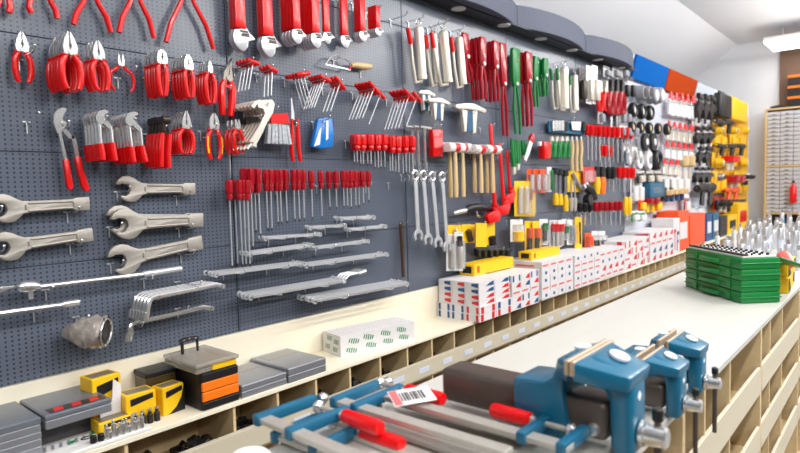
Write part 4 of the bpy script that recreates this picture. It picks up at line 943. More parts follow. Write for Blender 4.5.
# bottom row of carded tools
card(510.5, 219.5, 523, 242, .09, 'white', 'white and yellow carded tool at the left of the bottom row', [('yellow_case', (516.5, 231), (516.5, 241), .045, 'yel')], True, hk=True)
for k, x in enumerate((528.5, 536)):
    card(x - 3.4, 221, x + 3.6, 253, .08 + .02 * k, 'yel', '%s yellow card with an orange and black knife' % lr(k, 2), [('knife_handle', (x, 228), (x, 238), .024, 'org'), ('knife_tip', (x - .5, 238), (x - 1, 250), .02, 'black')], True, grp='yellow knife cards')
card(539.5, 219, 548, 245, .06, 'white', 'white card holding a green-topped black tool', [('green_grip', (543.5, 223), (543.5, 230), .024, 'grn'), ('black_blade', (543.5, 230), (543.2, 241), .016, 'black')], True)
for k, x in enumerate((551.5, 555.5, 560)):
    card(x - 1.9, 220, x + 1.9, 248 - abs(k - 1), .05 + .025 * k, 'white', '%s white card with a red-handled small tool' % lr(k, 3), [('red_grip', (x, 224), (x, 231.5), .022, 'red'), ('blade', (x, 232), (x, 246), .01, 'nickel')], True, grp='red-handled carded tools')
card(562, 219, 567, 240, .06, 'white', 'white card with a small green tool', [('green_tool', (564.5, 226), (564.5, 233), .024, 'grn')], True)
card(567, 219.5, 575.5, 245, .07, 'white', 'plain white blister with a grey tool beside the yellow card', [('grey_tool', (571, 226), (572, 241), .02, 'grey')], True)
card(575, 217, 582, 249, .09, 'yel', 'tall narrow yellow card at the end of the bottom row', [('black_print', (578, 222), (578.5, 244), .008, 'black')], False, hk=True)
card(585, 233, 591, 248, .08, 'org', 'small orange pack left of the round white packs', [('orange_tool', (588, 236), (588, 246), .035, 'org')], True)
for k, x in enumerate((595, 602)):
    card(x - 3.2, 231, x + 3.2, 249, .08, 'white', '%s white pack with a black round part beside the orange pack' % lr(k, 2), [('black_part', (x, 240), (x, 246), .03, 'black')], True, grp='white packs with round parts')
# ================================================================== FAR END OF THE TOOL WALL (white and yellow boards)
FC = {}
def fspec(kind, w, h, c1, c2):
    if kind in ('disc', 'tape', 'cup'): h *= 1.22; w = h
    key = (kind, round(w, 2), round(h, 2), c1, c2)
    if key in FC: return FC[key]
    A, B = COLS[c1], COLS[c2]; a = w / 2
    if kind == 'disc':
        sp = [P('disc', M().cyl((0, .02, 0), (0, -.02, 0), a, n=20), A, .004), P('hub', M().cyl((0, -.02, 0), (0, -.03, 0), a * .38, n=14), B, .002)]
    elif kind == 'tape':
        sp = [P('roll', M().tube([(a * .72 * math.cos(q), 0, h * .36 * math.sin(q)) for q in [2 * PI * k / 18 for k in range(18)]], a * .28, 8, closed=True, flat=1.6), A), P('core', M().cyl((0, .02, 0), (0, -.02, 0), a * .48, n=14), B, .002)]
    elif kind == 'pack':
        sp = [P('backing_card', M().box(-a, a, -.004, 0, -h / 2, h / 2), A, .001), P('content', M().box(-a * .62, a * .62, -.045, -.0045, -h * .42, h * .12), B, .012, seg=2), P('header', M().box(-a, a, -.007, -.0045, h * .3, h / 2), B, .001)]
    elif kind == 'brush':
        sp = [P('handle', M().tube([(0, 0, h / 2), (0, 0, h * .34), (0, 0, h * .18)], [a * .35, a * .5, a * .75], 9, flat=.4), A), P('ferrule', M().box(-a * .85, a * .85, -.014, .014, h * .04, h * .2), CHROME, .003), P('bristles', M().prism([(-a * .85, h * .04), (a * .85, h * .04), (a, -h / 2), (-a, -h * .46)], -.013, .013), B, .004)]
    elif kind == 'clamp':
        sp = [P('bar', M().box(-a * .18, a * .18, -.01, .01, -h / 2, h / 2), B, .002), P('upper_jaw', M().prism([(-a * .3, h * .5), (a, h * .46), (a, h * .3), (a * .6, h * .28), (-a * .3, h * .34)], -.025, .025), A, .006), P('trigger_body', M().prism([(-a, -h * .02), (-a * .3, h * .2), (a * .3, h * .2), (a, h * .1), (a * .9, -h * .03), (a * .3, -h * .08), (-a * .3, -h * .34), (-a * .8, -h * .36)], -.03, .03), A, .008)]
    elif kind == 'driver':
        sp = [P('handle', M().lathe([(0, a * .6), (h * .06, a), (h * .4, a * .9), (h * .46, a * .5)], (0, 0, h / 2), (0, 0, -h), 10), A), P('shaft', M().cyl((0, 0, h * .06), (0, 0, -h / 2), a * .3, n=7), B)]
    elif kind == 'pliers':
        sp = [P('jaws', M().prism([(-a * .5, h * .12), (a * .5, h * .12), (a * .3, h * .5), (-a * .3, h * .5)], -.018, .018), B, .004)] + [P('handle', M().tube([(s * a * .25, 0, h * .14), (s * a * .8, 0, -h * .15), (s * a * .55, 0, -h * .5)], [a * .3, a * .36, a * .3], 8), A) for s in (-1, 1)]
    elif kind == 'case':
        sp = [P('case_body', M().box(-a, a, -.11, 0, -h / 2, h / 2), A, .012, seg=2), P('label', M().box(-a * .6, a * .6, -.1112, -.109, -h * .2, h * .2), B)]
    elif kind == 'gun':
        sp = [P('body', M().tube([(-a, -.03, h * .3), (a * .7, -.03, h * .34)], [h * .16, h * .2], 10), A), P('grip', M().prism([(a * .1, h * .25), (a * .6, h * .25), (a * .35, -h * .5), (-a * .2, -h * .46)], -.05, -.01), A, .01), P('tip', M().tube([(-a, -.03, h * .3), (-a * 1.3, -.03, h * .3)], [h * .08, h * .05], 8), B)]
    elif kind == 'cup':
        sp = [P('ring', M().cyl((0, 0, 0), (0, -.09, 0), a, a * .8, 16), A, .006), P('face', M().cyl((0, -.0905, 0), (0, -.098, 0), a * .62, n=14), B, .003)]
    FC[key] = sp
    return sp
CATS = {'disc': 'grinding disc', 'tape': 'tape roll', 'pack': 'carded goods', 'brush': 'paint brush', 'clamp': 'clamp', 'driver': 'hand tool', 'pliers': 'pliers', 'case': 'case', 'gun': 'hand tool', 'cup': 'hole saw'}
NAMES = {'disc': 'grinding_disc', 'tape': 'tape_roll', 'pack': 'carded_pack', 'brush': 'paint_brush', 'clamp': 'trigger_clamp', 'driver': 'hand_tool', 'pliers': 'far_pliers', 'case': 'plastic_case', 'gun': 'sealant_gun', 'cup': 'hole_saw'}
def frow(kind, xs, y, wpx, hpx, of, c1, c2, t, dy=0, hk=True):
    n = len(xs)
    for k, x in enumerate(xs):
        c = W(x, y + dy * k, of); l = W(x - wpx / 2, y + dy * k, of); r = W(x + wpx / 2, y + dy * k, of); tp = W(x, y + dy * k - hpx / 2, of); bt = W(x, y + dy * k + hpx / 2, of)
        w = round(r.x - l.x, 2); h = round(tp.z - bt.z, 2)
        sp = fspec(kind, w, h, c1, c2)
        lb = ('%s %s' % (lr(k, n), t)) if n > 1 else t
        inst(sp, NAMES[kind], c, lb, CATS[kind], t if n > 1 else None, (0, random.uniform(-.04, .04), 0))
        if hk and k == 0: hook(0, 0, 'holding the ' + ' '.join(t.split()[:10]), of + .02, world=(c.x, 0, c.z + h * .2))
frow('pack', [581.5], 85, 6, 34, .07, 'black', 'dsteel', 'tall black carded tool right of the green grease guns')
frow('pack', [588.5, 594.5], 85, 5.5, 38, .08, 'white', 'nickel', 'of two tall white packs right of the black card')
frow('pliers', [600, 605.5], 96, 5, 30, .10, 'red', 'nickel', 'of two red pliers on the white board edge')
frow('pliers', [611, 616.5, 622], 97, 5.5, 34, .12, 'dred', 'black', 'dark-jawed red pliers below the canopy end')
frow('pack', [606, 615, 624], 72, 6, 12, .06, 'white', 'grey', 'small pale pack just under the canopy end')
frow('driver', [611, 616.5], 117, 4.5, 22, .07, 'dred', 'chrome', 'dark red tool above the upper far screwdriver row')
frow('pack', [600, 621.5, 627], 116, 5, 16, .06, 'white', 'grey', 'small white pack above the upper far screwdriver row', hk=False)
frow('pack', [625, 631], 88, 4, 22, .06, 'clear', 'black', 'clear pack with a black part below the blue sign')
frow('cup', [637, 643], 93.5, 7, 13, .06, 'grey', 'dsteel', 'grey ring below the blue sign')
frow('cup', [648.5, 654.5], 96, 8, 15, .08, 'grey', 'white', 'grey-rimmed round pack below the orange sign edge')
frow('tape', [633, 641.5, 649.5], 110, 9, 13, .10, 'black', 'white', 'black tape roll in the upper white board row', dy=1.5)
frow('pack', [622, 628, 634], 130, 5.5, 15, .07, 'white', 'grey', 'white pack beside the upper far screwdriver row', hk=False)
frow('tape', [632, 640.5, 649, 658, 667], 127, 9, 10, .10, 'black', 'wood', 'dark strap roll with a tan core', dy=.6)
frow('disc', [645, 653], 142, 11, 15, .10, 'black', 'white', 'of two black discs under the strap rolls')
frow('disc', [639, 648.5], 160, 11, 15, .08, 'white', 'grey', 'of two pale sanding discs')
frow('tape', [655.5], 160, 12, 18, .10, 'black', 'grey', 'large black ring roll beside the pale sanding discs')
frow('pack', [640, 649, 657], 177, 7, 12, .09, 'black', 'nickel', 'dark pack under the sanding discs')
frow('pack', [626, 634], 152, 5.5, 17, .06, 'white', 'chrome', 'white pack left of the sanding discs', hk=False)
frow('pack', [626.5], 158, 3, 16, .08, 'teal', 'white', 'narrow teal pack left of the sanding discs', hk=False)
frow('case', [648], 190, 15, 15, .02, 'teal', 'clear', 'teal plastic case under the dark packs')
frow('pack', [633, 639], 190, 6, 26, .05, 'white', 'white', 'plain white pack left of the teal case', hk=False)
frow('driver', [647, 652.5], 205, 5, 14, .08, 'dred', 'yel', 'dark red tool under the teal case')
frow('pack', [641, 657], 204, 6, 14, .08, 'red', 'yel', 'red and yellow pack under the teal case', hk=False)
frow('pack', [634, 641], 216, 7, 10, .10, 'grn', 'white', 'small green pack above the white cartons', hk=False)
frow('pack', [662, 668], 190, 6, 22, .06, 'black', 'dsteel', 'of two dark packs right of the teal case')
frow('pack', [664, 671, 678, 685], 182, 6.5, 24, .05, 'white', 'white', 'plain white pack below the paint brushes', hk=False)
frow('brush', [671, 676.5, 682, 687.5, 693], 104, 5, 24, .08, 'red', 'white', 'wide white paint brush under the orange sign', dy=.9)
frow('brush', [669, 674.5, 680, 685.5, 691, 696], 131, 4.5, 20, .08, 'red', 'nickel', 'paint brush in the second brush row', dy=.9)
frow('brush', [667, 673, 679, 685, 691], 150, 4.8, 18, .08, 'red', 'white', 'paint brush in the third brush row', dy=.7)
frow('brush', [665, 671, 677], 167, 4.8, 16, .08, 'red', 'nickel', 'paint brush in the lowest brush row', dy=.5)
frow('driver', [684, 690], 168, 3, 26, .08, 'wood', 'nickel', 'of two wooden roller handles')
frow('driver', [667, 672, 677, 682], 196, 4, 12, .1, 'wood', 'navy', 'small tan tool on the blue wire rail', dy=-.6)
frow('pack', [686], 204, 5, 20, .08, 'dred', 'white', 'dark red pack left of the black clamps')
frow('clamp', [699, 705.5, 711.5], 108, 6.5, 30, .12, 'black', 'dsteel', 'black trigger clamp at the top of the clamp column', dy=1)
frow('clamp', [698, 704.5, 710.5], 137, 6.5, 20, .12, 'black', 'white', 'black trigger clamp in the second clamp row')
frow('clamp', [700, 707], 156, 6.5, 20, .10, 'black', 'dsteel', 'of two black clamps in the third clamp row')
frow('clamp', [697, 703, 709], 176, 6.5, 18, .10, 'black', 'white', 'black trigger clamp in the fourth clamp row')
frow('gun', [699, 707], 195, 9, 22, .10, 'black', 'dsteel', 'of two black sealant guns under the clamps')
frow('pack', [695, 702], 122, 6, 10, .06, 'white', 'white', 'of two white packs between the clamp rows', hk=False)
frow('pack', [694, 701.5], 214, 7, 12, .06, 'white', 'white', 'of two plain white packs under the sealant guns', hk=False)
# black and yellow machine cases on top
for x0, x1, y0, y1, c, c2, t in [(717, 728, 94, 118, 'black', 'dsteel', 'black machine case on top of the yellow display'), (729.5, 744, 100, 122, 'yel', 'yel', 'plain yellow machine case at the top right of the tool wall')]:
    a = W((x0 + x1) / 2, (y0 + y1) / 2, .1); l = W(x0, (y0 + y1) / 2, .1); r = W(x1, (y0 + y1) / 2, .1); tp = W(x0, y0, .1); bt = W(x0, y1, .1)
    w, h = r.x - l.x, tp.z - bt.z
    inst([P('case_body', M().box(-w / 2, w / 2, -.06, .095, -h / 2, h / 2), COLS[c], .03, seg=3), P('lid_seam', M().box(-w / 2 - .003, w / 2 + .003, .01, .018, -h / 2 + .03, h / 2 - .03), COLS[c2], .002), P('handle', M().tube([(-w * .25, .02, h / 2 - .01), (-w * .22, .02, h / 2 + .03), (w * .22, .02, h / 2 + .03), (w * .25, .02, h / 2 - .01)], .018, 8), COLS[c])], 'machine_case', a, t, 'case')
# yellow display: bits and machines in rows
frow('gun', [717.5, 726], 127, 9, 14, .10, 'black', 'chrome', 'black tool hanging under the black machine case')
frow('pack', [715, 722.5, 733, 741], 139, 7, 14, .06, 'yel', 'yel', 'plain yellow pack in the top row of the yellow display', hk=False)
frow('cup', [716.5, 731, 743], 131, 7, 6.5, .10, 'yel', 'chrome', 'yellow round cap in the top row of the yellow display')
frow('gun', [719, 729, 738.5], 150, 9, 12, .10, 'black', 'yel', 'dark tool in the second row of the yellow display')
frow('pack', [715.5, 723, 731.5, 740.5], 160, 7.5, 15, .05, 'yel', 'yel', 'yellow pack in the second row of the yellow display', hk=False)
frow('driver', [727.5, 731], 163, 4, 14, .12, 'red', 'nickel', 'of two bright red tools on the yellow display')
frow('cup', [717, 742], 163, 8, 7, .12, 'yel', 'nickel', 'of two yellow-rimmed discs on the yellow display')
frow('pack', [714.5, 722, 737, 744], 182, 6.5, 22, .06, 'yel', 'yel', 'yellow pack in the third row of the yellow display', hk=False)
frow('cup', [718, 745], 177, 8, 7, .12, 'chrome', 'black', 'of two chrome discs in the third yellow row')
frow('driver', [730, 735], 184, 4.5, 18, .12, 'dred', 'nickel', 'of two dark red tools in the third yellow row')
frow('gun', [726, 733], 194, 8, 12, .14, 'org', 'dsteel', 'of two orange tools low on the yellow display')
frow('pack', [716, 721.5], 202, 5, 18, .10, 'dred', 'black', 'of two dark red packs low on the yellow display')
frow('pack', [728, 735, 742], 206, 6.5, 13, .10, 'yel', 'black', 'yellow and black pack in the lowest yellow row')
frow('driver', [745, 741], 180, 4, 10, .1, 'black', 'dsteel', 'of two dark tools at the edge of the yellow display')
frow('driver', [719.5, 724], 207, 4, 10, .12, 'black', 'nickel', 'of two black tools under the yellow packs')
# ------------------------------------------------------------------ goods standing on the far end of the wall rack
ZC = .7752
def ctn(px0, px1, ytop, of0, dep, c, c2, t, cat='box', name='carton', z=ZC, grp=None, stripe=True):
    a = W(px0, 240, of0); b = W(px1, 240, of0); tp = W((px0 + px1) / 2, ytop, of0).z
    w = b.x - a.x; h = max(.03, tp - z); m1 = COLS[c]; m2 = COLS[c2]
    sp = [P('box_body', M().box(-w / 2, w / 2, 0, dep, 0, h), m1, .004)]
    if stripe: sp.append(P('printed_label', M().box(-w * .33, w * .33, -.0015, .001, h * .3, h * .72), m2))
    inst(sp, name, ((a.x + b.x) / 2, -of0, z), t, cat, grp)
for a in [(678, 689, 211, .28, .24, 'org', 'white', 'orange carton with a white label, left one of the far pair'), (690, 705, 214, .28, .26, 'org', 'org', 'large plain orange carton near the end of the wall rack'),
          (706.5, 712, 214, .25, .2, 'navy', 'white', 'tall blue carton right of the orange cartons'), (713, 719, 213, .25, .2, 'teal', 'white', 'teal carton right of the tall blue carton'), (720, 727, 216, .25, .2, 'black', 'dsteel', 'black carton at the far end of the wall rack'),
          (728, 737, 215, .25, .2, 'yel', 'black', 'yellow and black carton at the far end of the rack'), (738, 748, 203, .25, .2, 'yel', 'red', 'farthest yellow carton beside the end wall')]:
    ctn(*a)
# ================================================================== GOODS ON THE WALL RACK
def bx(b, *a): return b.box(*a)
GLOSSG = mat('grey_steel_case', (156, 159, 167), .35, .55, .05, 20)
TINTED = mat('tinted_lid', (112, 117, 127), .3, .2, .1, 12)
def steelcase(o0, w, d, h, t, rot=0, lidgrey=GLOSSG, window=False, kids=True):
    sp = [P('case_base', M().box(0, w, 0, d, 0, h * .5), GLOSSG, .003), P('lid', M().box(-.001, w + .001, -.001, d + .001, h * .5 + .001, h), lidgrey, .004)]
    sp.append(P('label_recess', M().box(w * .12, w * .88, d * .62, d * .9, h, h + .0012), mat('case_label', (158, 152, 146), .5), .0005) if not window else P('label_recess', M().box(w * .1, w * .9, d * .05, d * .24, h, h + .0012), mat('dark_strip', (44, 44, 48), .3), .0005))
    inst(sp, 'steel_case', (o0[0], o0[1], o0[2]), t, 'case', None, (0, 0, rot))
# small and large grey cases
steelcase((1.325, -.292, ZC), .225, .255, .052, 'lower small grey case between the orange organiser and the bigger case')
steelcase((1.556, -.297, ZC), .215, .278, .064, 'bigger grey case standing right of the small grey case')
# white box with green dash print, box lies along the rack
O = (1.962, -.192, ZC); w, d, h = .475, .165, .105
a = math.atan2(-.092, .472)
b = M().box(0, w, 0, d, 0, h); pr = M(); gp = M()
for (cx, cz) in [(.07, .075), (.055, .03), (.16, .08), (.175, .035), (.27, .08), (.285, .035), (.375, .08), (.39, .038)]:
    for q in range(5):
        x = cx - .024 + q * .013; hh = .026 - abs(q - 2) * .003
        pr.add([(x, -.0012, cz - hh / 2 - q * .003), (x + .007, -.0012, cz - hh / 2 - q * .003), (x + .014, -.0012, cz + hh / 2 - q * .003), (x + .007, -.0012, cz + hh / 2 - q * .003)], [(0, 1, 2, 3)])
for (cy, cz) in [(.04, .07), (.1, .08), (.05, .03), (.12, .035)]:
    for q in range(4):
        y = cy - .018 + q * .011
        pr.add([(-.0012, y, cz - .012), (-.0012, y + .005, cz - .012), (-.0012, y + .002, cz + .012), (-.0012, y - .003, cz + .012)], [(0, 1, 2, 3)])
for r in range(5):
    for c in range(17):
        gp.add([(.012 + c * .027, .018 + r * .03, h + .0008), (.026 + c * .027, .018 + r * .03, h + .0008), (.028 + c * .027, .022 + r * .03, h + .0008), (.014 + c * .027, .022 + r * .03, h + .0008)], [(0, 1, 2, 3)])
b.m(1); b.add(pr.v, pr.f); b.m(2); b.add(gp.v, gp.f)
inst([P('long_carton', b, [CARD, GPR, mat('grey_print', (176, 182, 190), .6)])], 'long_carton', O, 'long white carton with green dash print lying on the wall rack', 'carton', None, (0, 0, -.185))
# orange and black organiser
O = (1.15, -.285, ZC); w, d = .165, .245
sp = [P('cabinet_body', M().box(0, w, .004, d, 0, .145), BLACK, .004)]
for k, (z0, z1, m_) in enumerate([(.002, .030, BLACK), (.034, .070, ORG), (.073, .108, ORG), (.111, .142, BLACK)]):
    sp.append(P('drawer', M().box(.003, w - .003, -.008, .004, z0, z1), m_, .003, label='orange drawer front' if m_ is ORG else None))
inst(sp, 'drawer_organiser', O, 'small black organiser with two orange drawers under the clear yellow case', 'organiser')
# smoked black box standing behind left
inst([P('box_body', M().box(0, .12, 0, .10, 0, .13), mat('smoked_plastic', (70, 58, 34), .18, coat=.3), .004), P('lid', M().box(-.003, .123, -.003, .103, .1305, .15), BLACK, .004)], 'smoked_box', (1.02, -.125, ZC), 'smoky dark plastic box behind the black and orange organiser', 'box')
# clear case with yellow contents
O = (1.13, -.298, ZC + .1455)
inst([P('yellow_tray', M().box(.07, .176, .006, .20, .001, .026), YEL, .003), P('clear_base', M().box(0, .069, .004, .246, .001, .026), mat('clear_case_lid', (206, 200, 188), .12, 0, .08, 40, trans=.5, alpha=.7), .004), P('clear_lid', M().box(-.004, .184, -.004, .25, .0265, .042), mat('clear_case_lid', (206, 200, 188)), .004)], 'clear_case', O, 'flat clear-lidded case with yellow tray on top of the organiser', 'case')
# black clamp handle on the clear case
O = Vector((1.195, -.13, ZC + .1902))
inst([P('grip_bar', M().tube([(-.055, 0, .075), (-.035, 0, .084), (.03, 0, .084), (.065, 0, .076)], [.011, .013, .013, .011], 10), BLACK), P('post', M().box(-.048, -.032, -.008, .008, .0005, .078), BLACK, .003), P('post', M().box(.050, .062, -.008, .008, .0005, .072), BLACK, .003),
      P('screw', M().cyl((-.035, -.015, .085), (-.035, .002, .085), .006, n=10), CHROME), P('screw', M().cyl((.0, -.015, .088), (.0, .002, .088), .006, n=10), CHROME), P('screw', M().cyl((.04, -.015, .083), (.04, .002, .083), .006, n=10), CHROME)], 'clamp_frame', O, 'black three-screw clamp frame standing on the clear yellow case', 'clamp', None, (0, 0, 0), .68)
# yellow boxes
def ybox(o, w, d, h, rot, t, black=None, open_=False):
    sp = [P('box_body', M().box(0, w, 0, d, 0, h), YEL, .003), P('black_print', M().prism([(w * .15, h * .62), (w * .9, h * .75), (w * .9, h * .92), (w * .15, h * .85)], -.0012, .0005), BLACK), P('grey_label', M().box(w * .1, w * .9, d * .2, d * .8, h, h + .001), mat('grey_label', (120, 112, 96), .4))]
    if black: sp.append(P('black_corner', M().prism([(w * .25, .001), (w * .999, .001), (w * .999, h * .95), (w * .85, h * .5), (w * .6, h * .2)], -.0016, .0008), BLACK))
    if open_: sp += [P('white_flap', M().prism([(.012, .0), (w - .02, 0), (w - .012, h * .8), (w * .62, h * .95), (w * .55, h * .55), (.01, h * .6)], -.022, -.018), CARD, .001), P('white_flap', M().box(.012, w + .03, -.06, -.022, .0008, .003), CARD)]
    inst(sp, 'yellow_box', o, t, 'box', None, (0, 0, rot))
ybox((1.035, -.215, ZC), .092, .07, .105, .12, 'yellow box with a black quarter-circle corner beside the organiser', True)
ybox((.905, -.20, ZC + .0), .11, .08, .11, -.05, 'plain yellow box left of the black-cornered box')
ybox((.815, -.15, ZC), .105, .085, .185, .1, 'opened yellow box with white flaps standing at the back', None, True)
ybox((.80, -.225, ZC), .12, .07, .05, .0, 'low yellow box in front of the opened one')
ybox((.90, -.10, ZC), .10, .08, .06, .2, 'small yellow box behind the plain yellow box')
# drill bit holder with chrome bits in front
O = (.555, -.300, ZC)
sp = [P('holder_rail', M().box(0, .392, 0, .052, 0, .014), WHITE, .003)]
for r in range(2):
    for k in range(6):
        x = .255 + k * .022; y = .014 + r * .022; hh = .024 + .008 * ((k + r) % 3)
        sp.append(P('chrome_bit', M().cyl((x, y, .0145), (x, y, .014 + hh), .0075, n=10).cyl((x, y, .014 + hh), (x, y, .026 + hh), .0045, n=8), CHROME, .001))
for k in range(2): sp.append(P('black_cap', M().cyl((.205 + k * .024, .02, .0145), (.205 + k * .024, .02, .038), .011, n=10), BLACK, .002))
inst(sp, 'bit_holder', O, 'white rail holding upright chrome bits at the rack front edge', 'bit holder')
# bits behind: dark small bottles row
for k in range(4):
    inst([P('bottle', M().lathe([(0, .011), (.03, .011), (.036, .006), (.044, .006)], (0, 0, 0), (0, 0, 1), 10), BLACK), P('cap', M().cyl((0, 0, .0445), (0, 0, .054), .007, n=10), CHROME)], 'small_bottle', (.925 + k * .026, -.228, ZC), '%s small black bottle in front of the plain yellow box' % lr(k, 4), 'bottle', 'small black bottles')
# white label strip case with green print (open blister tray), steel cases at left
O = (.56, -.243, ZC)
pr = M()
for k in range(9):
    x = .02 + k * .024
    pr.add([(x, .02, .0132), (x + .010, .02, .0132), (x + .022, .06, .0132), (x + .012, .06, .0132)], [(0, 1, 2, 3)])
inst([P('tray', M().box(0, .28, 0, .085, 0, .012), CARD, .002), P('green_print', M().add([(.14, .02, .0136), (.16, .02, .0136), (.178, .045, .0136), (.158, .045, .0136)], [(0, 1, 2, 3)]), GPR), P('green_print', M().add([(.22, .045, .0136), (.24, .045, .0136), (.258, .075, .0136), (.238, .075, .0136)], [(0, 1, 2, 3)]), GPR), P('grey_print', pr, GREYB), P('oval_badge', M().tube([(.205 + .018 * math.cos(q), .03 + .010 * math.sin(q), .0128) for q in [2 * PI * k / 16 for k in range(16)]], .0025, 5, closed=True), mat('dark_brown_print', (58, 44, 30), .5))], 'flat_blister_tray', O, 'white tray with grey and green print below the red-printed case', 'tray')
# big steel case with three red prints on a dark strip, and steel cases at the frame edge
Oc = Vector((.632, -.252, ZC + .092))
w, d, h = .205, .25, .046
lb = M().box(-.001, w + .001, -.001, d + .001, h * .6 + .001, h)
parts = [P('case_base', M().box(0, w, 0, d, 0, h * .6), GLOSSG, .003), P('lid', lb, TINTED, .004), P('print_strip', M().box(.02, w - .012, .012, .06, h, h + .0012), mat('dark_strip', (44, 44, 48), .3))]
for cx in (.05, .105, .16): parts.append(P('red_print', M().add([(cx - .018, .015, h + .0016), (cx + .010, .015, h + .0016), (cx + .020, .056, h + .0016), (cx - .008, .056, h + .0016)], [(0, 1, 2, 3)]), BAND))
inst(parts, 'steel_case', Oc, 'large grey case with a dark strip and three red prints', 'case')
inst([P('support_box', M().box(0, .19, 0, .12, 0, .091), mat('dark_grey_box', (90, 90, 94), .5), .002)], 'flat_grey_box', (.64, -.125, ZC), 'dark grey box under the large red-printed case', 'box')
for k, (z, t) in enumerate(((0, 'lowest grey steel case at the left frame edge'), (.0465, 'middle grey steel case at the left frame edge'), (.093, 'topmost grey steel case at the left frame edge'))):
    inst([P('case_base', M().box(0, .215, 0, .24, 0, .024), GLOSSG, .003), P('lid', M().box(-.001, .216, -.001, .241, .0245, .046), GLOSSG if k < 2 else TINTED, .003)], 'steel_case', (.405, -.245 - .002 * k, ZC + z), t, 'case')
# ------------------------------------------------------------------ stacks of small printed cartons
PALR = mat('pale_red_print', (226, 110, 112), .5)
def carton(w, d, h, kind):
    key = ('carton', w, d, h, kind)
    if key in FC: return FC[key]
    b = M().box(0, w, 0, d, 0, h); e = -.0012; b.m(1)
    Q = lambda *p: b.add(p, [tuple(range(len(p)))])
    if kind in (0, 1):
        Q((w * .42, e, h * .2), (w * .95, e, h * .12), (w * .95, e, h * .85), (w * .7, e, h * .7))
        Q((e, d * .06, h * .12), (e, d * .55, h * .35), (e, d * .55, h * .75), (e, d * .06, h * .88))
    elif kind in (2, 3):
        for f in ((.08, .24), (.74, .90)): Q((w * f[0], e, h * .06), (w * f[1], e, h * .06), (w * f[1], e, h * .94), (w * f[0], e, h * .94)); Q((e, d * f[0], h * .06), (e, d * f[1], h * .06), (e, d * f[1], h * .94), (e, d * f[0], h * .94))
    elif kind == 4: Q((w * .38, e, h * .3), (w * .62, e, h * .3), (w * .62, e, h * .7), (w * .38, e, h * .7)); Q((e, d * .35, h * .3), (e, d * .65, h * .3), (e, d * .65, h * .7), (e, d * .35, h * .7))
    else: Q((w * .1, e, h * .35), (w * .8, e, h * .35), (w * .8, e, h * .6), (w * .1, e, h * .6)); Q((e, d * .2, h * .3), (e, d * .7, h * .3), (e, d * .7, h * .55), (e, d * .2, h * .55))
    FC[key] = [P('small_carton', b, [CARD, (BAND, NAVY, BAND, NAVY, NAVY, PALR)[kind]])]
    return FC[key]
PN = ['red wedge', 'blue wedge', 'red stripe', 'blue stripe', 'dark dot', 'pink line']
def pile(x0, y0, nx, rows, w, d, h, kinds, t, cat='carton', depth2=None, skip=0):
    g = 'small cartons ' + t
    for r in range(rows):
        for k in range(nx):
            kd = kinds[(k * 7 + r * 5 + (k * r) % 3) % len(kinds)]
            jx = random.uniform(-.002, .002)
            inst(carton(w, d, h, kd), 'small_carton', (x0 + k * (w + .006) + jx, y0 + random.uniform(-.004, .004), ZC + r * (h + .0008)),
                 '%s carton with %s, %s row up, %s' % (lr(k, nx), PN[kd], ORD[r + 1], t), cat, g)
random.seed(21)
def pile3(x0, y0, z0, nx, ny, rows, w, d, h, kinds, t, gap=.003):
    n = 0
    for r in range(rows):
        for j in range(ny):
            for i in range(nx):
                kd = kinds[(i * 3 + j * 5 + r * 7 + (r * j) % 2) % len(kinds)]
                where = ('%s row up' % ORD[r + 1]) + (', %s across' % ORD[i + 1] if nx > 1 else '') + (', %s from front' % ORD[j + 1] if ny > 1 else '')
                inst(carton(w, d, h, kd), 'small_carton', (x0 + i * (w + gap) + random.uniform(-.003, .003), y0 + j * (d + gap) + random.uniform(-.001, .001), z0 + r * (h + .0006)),
                     'carton with %s %s, %s' % (PN[kd], t, where), 'carton', 'cartons ' + t)
pile3(2.97, -.345, ZC, 2, 3, 2, .19, .105, .046, [2, 3, 3, 2], 'in the striped base')
pile3(2.985, -.335, ZC + .0935, 2, 3, 4, .175, .1, .036, [0, 1, 0, 0, 1], 'on the striped base')
pile3(3.365, -.34, ZC, 3, 2, 5, .12, .15, .046, [1, 0, 5, 0, 3, 5], 'beside the striped base')
pile3(3.80, -.33, ZC, 4, 1, 5, .125, .30, .054, [4, 5, 4], 'in the dotted white pile')
pile3(4.34, -.33, ZC, 4, 1, 5, .125, .30, .052, [5, 4, 5], 'in the pale red printed pile')
pile3(4.88, -.31, ZC, 4, 1, 4, .14, .28, .06, [5, 0, 4], 'beyond the pale red pile')
pile3(5.48, -.30, ZC, 4, 1, 4, .17, .28, .068, [0, 2, 0, 5], 'in the red-printed far pile')
pile3(6.20, -.30, ZC, 4, 1, 4, .19, .28, .075, [0, 1, 5], 'in the last white carton pile')
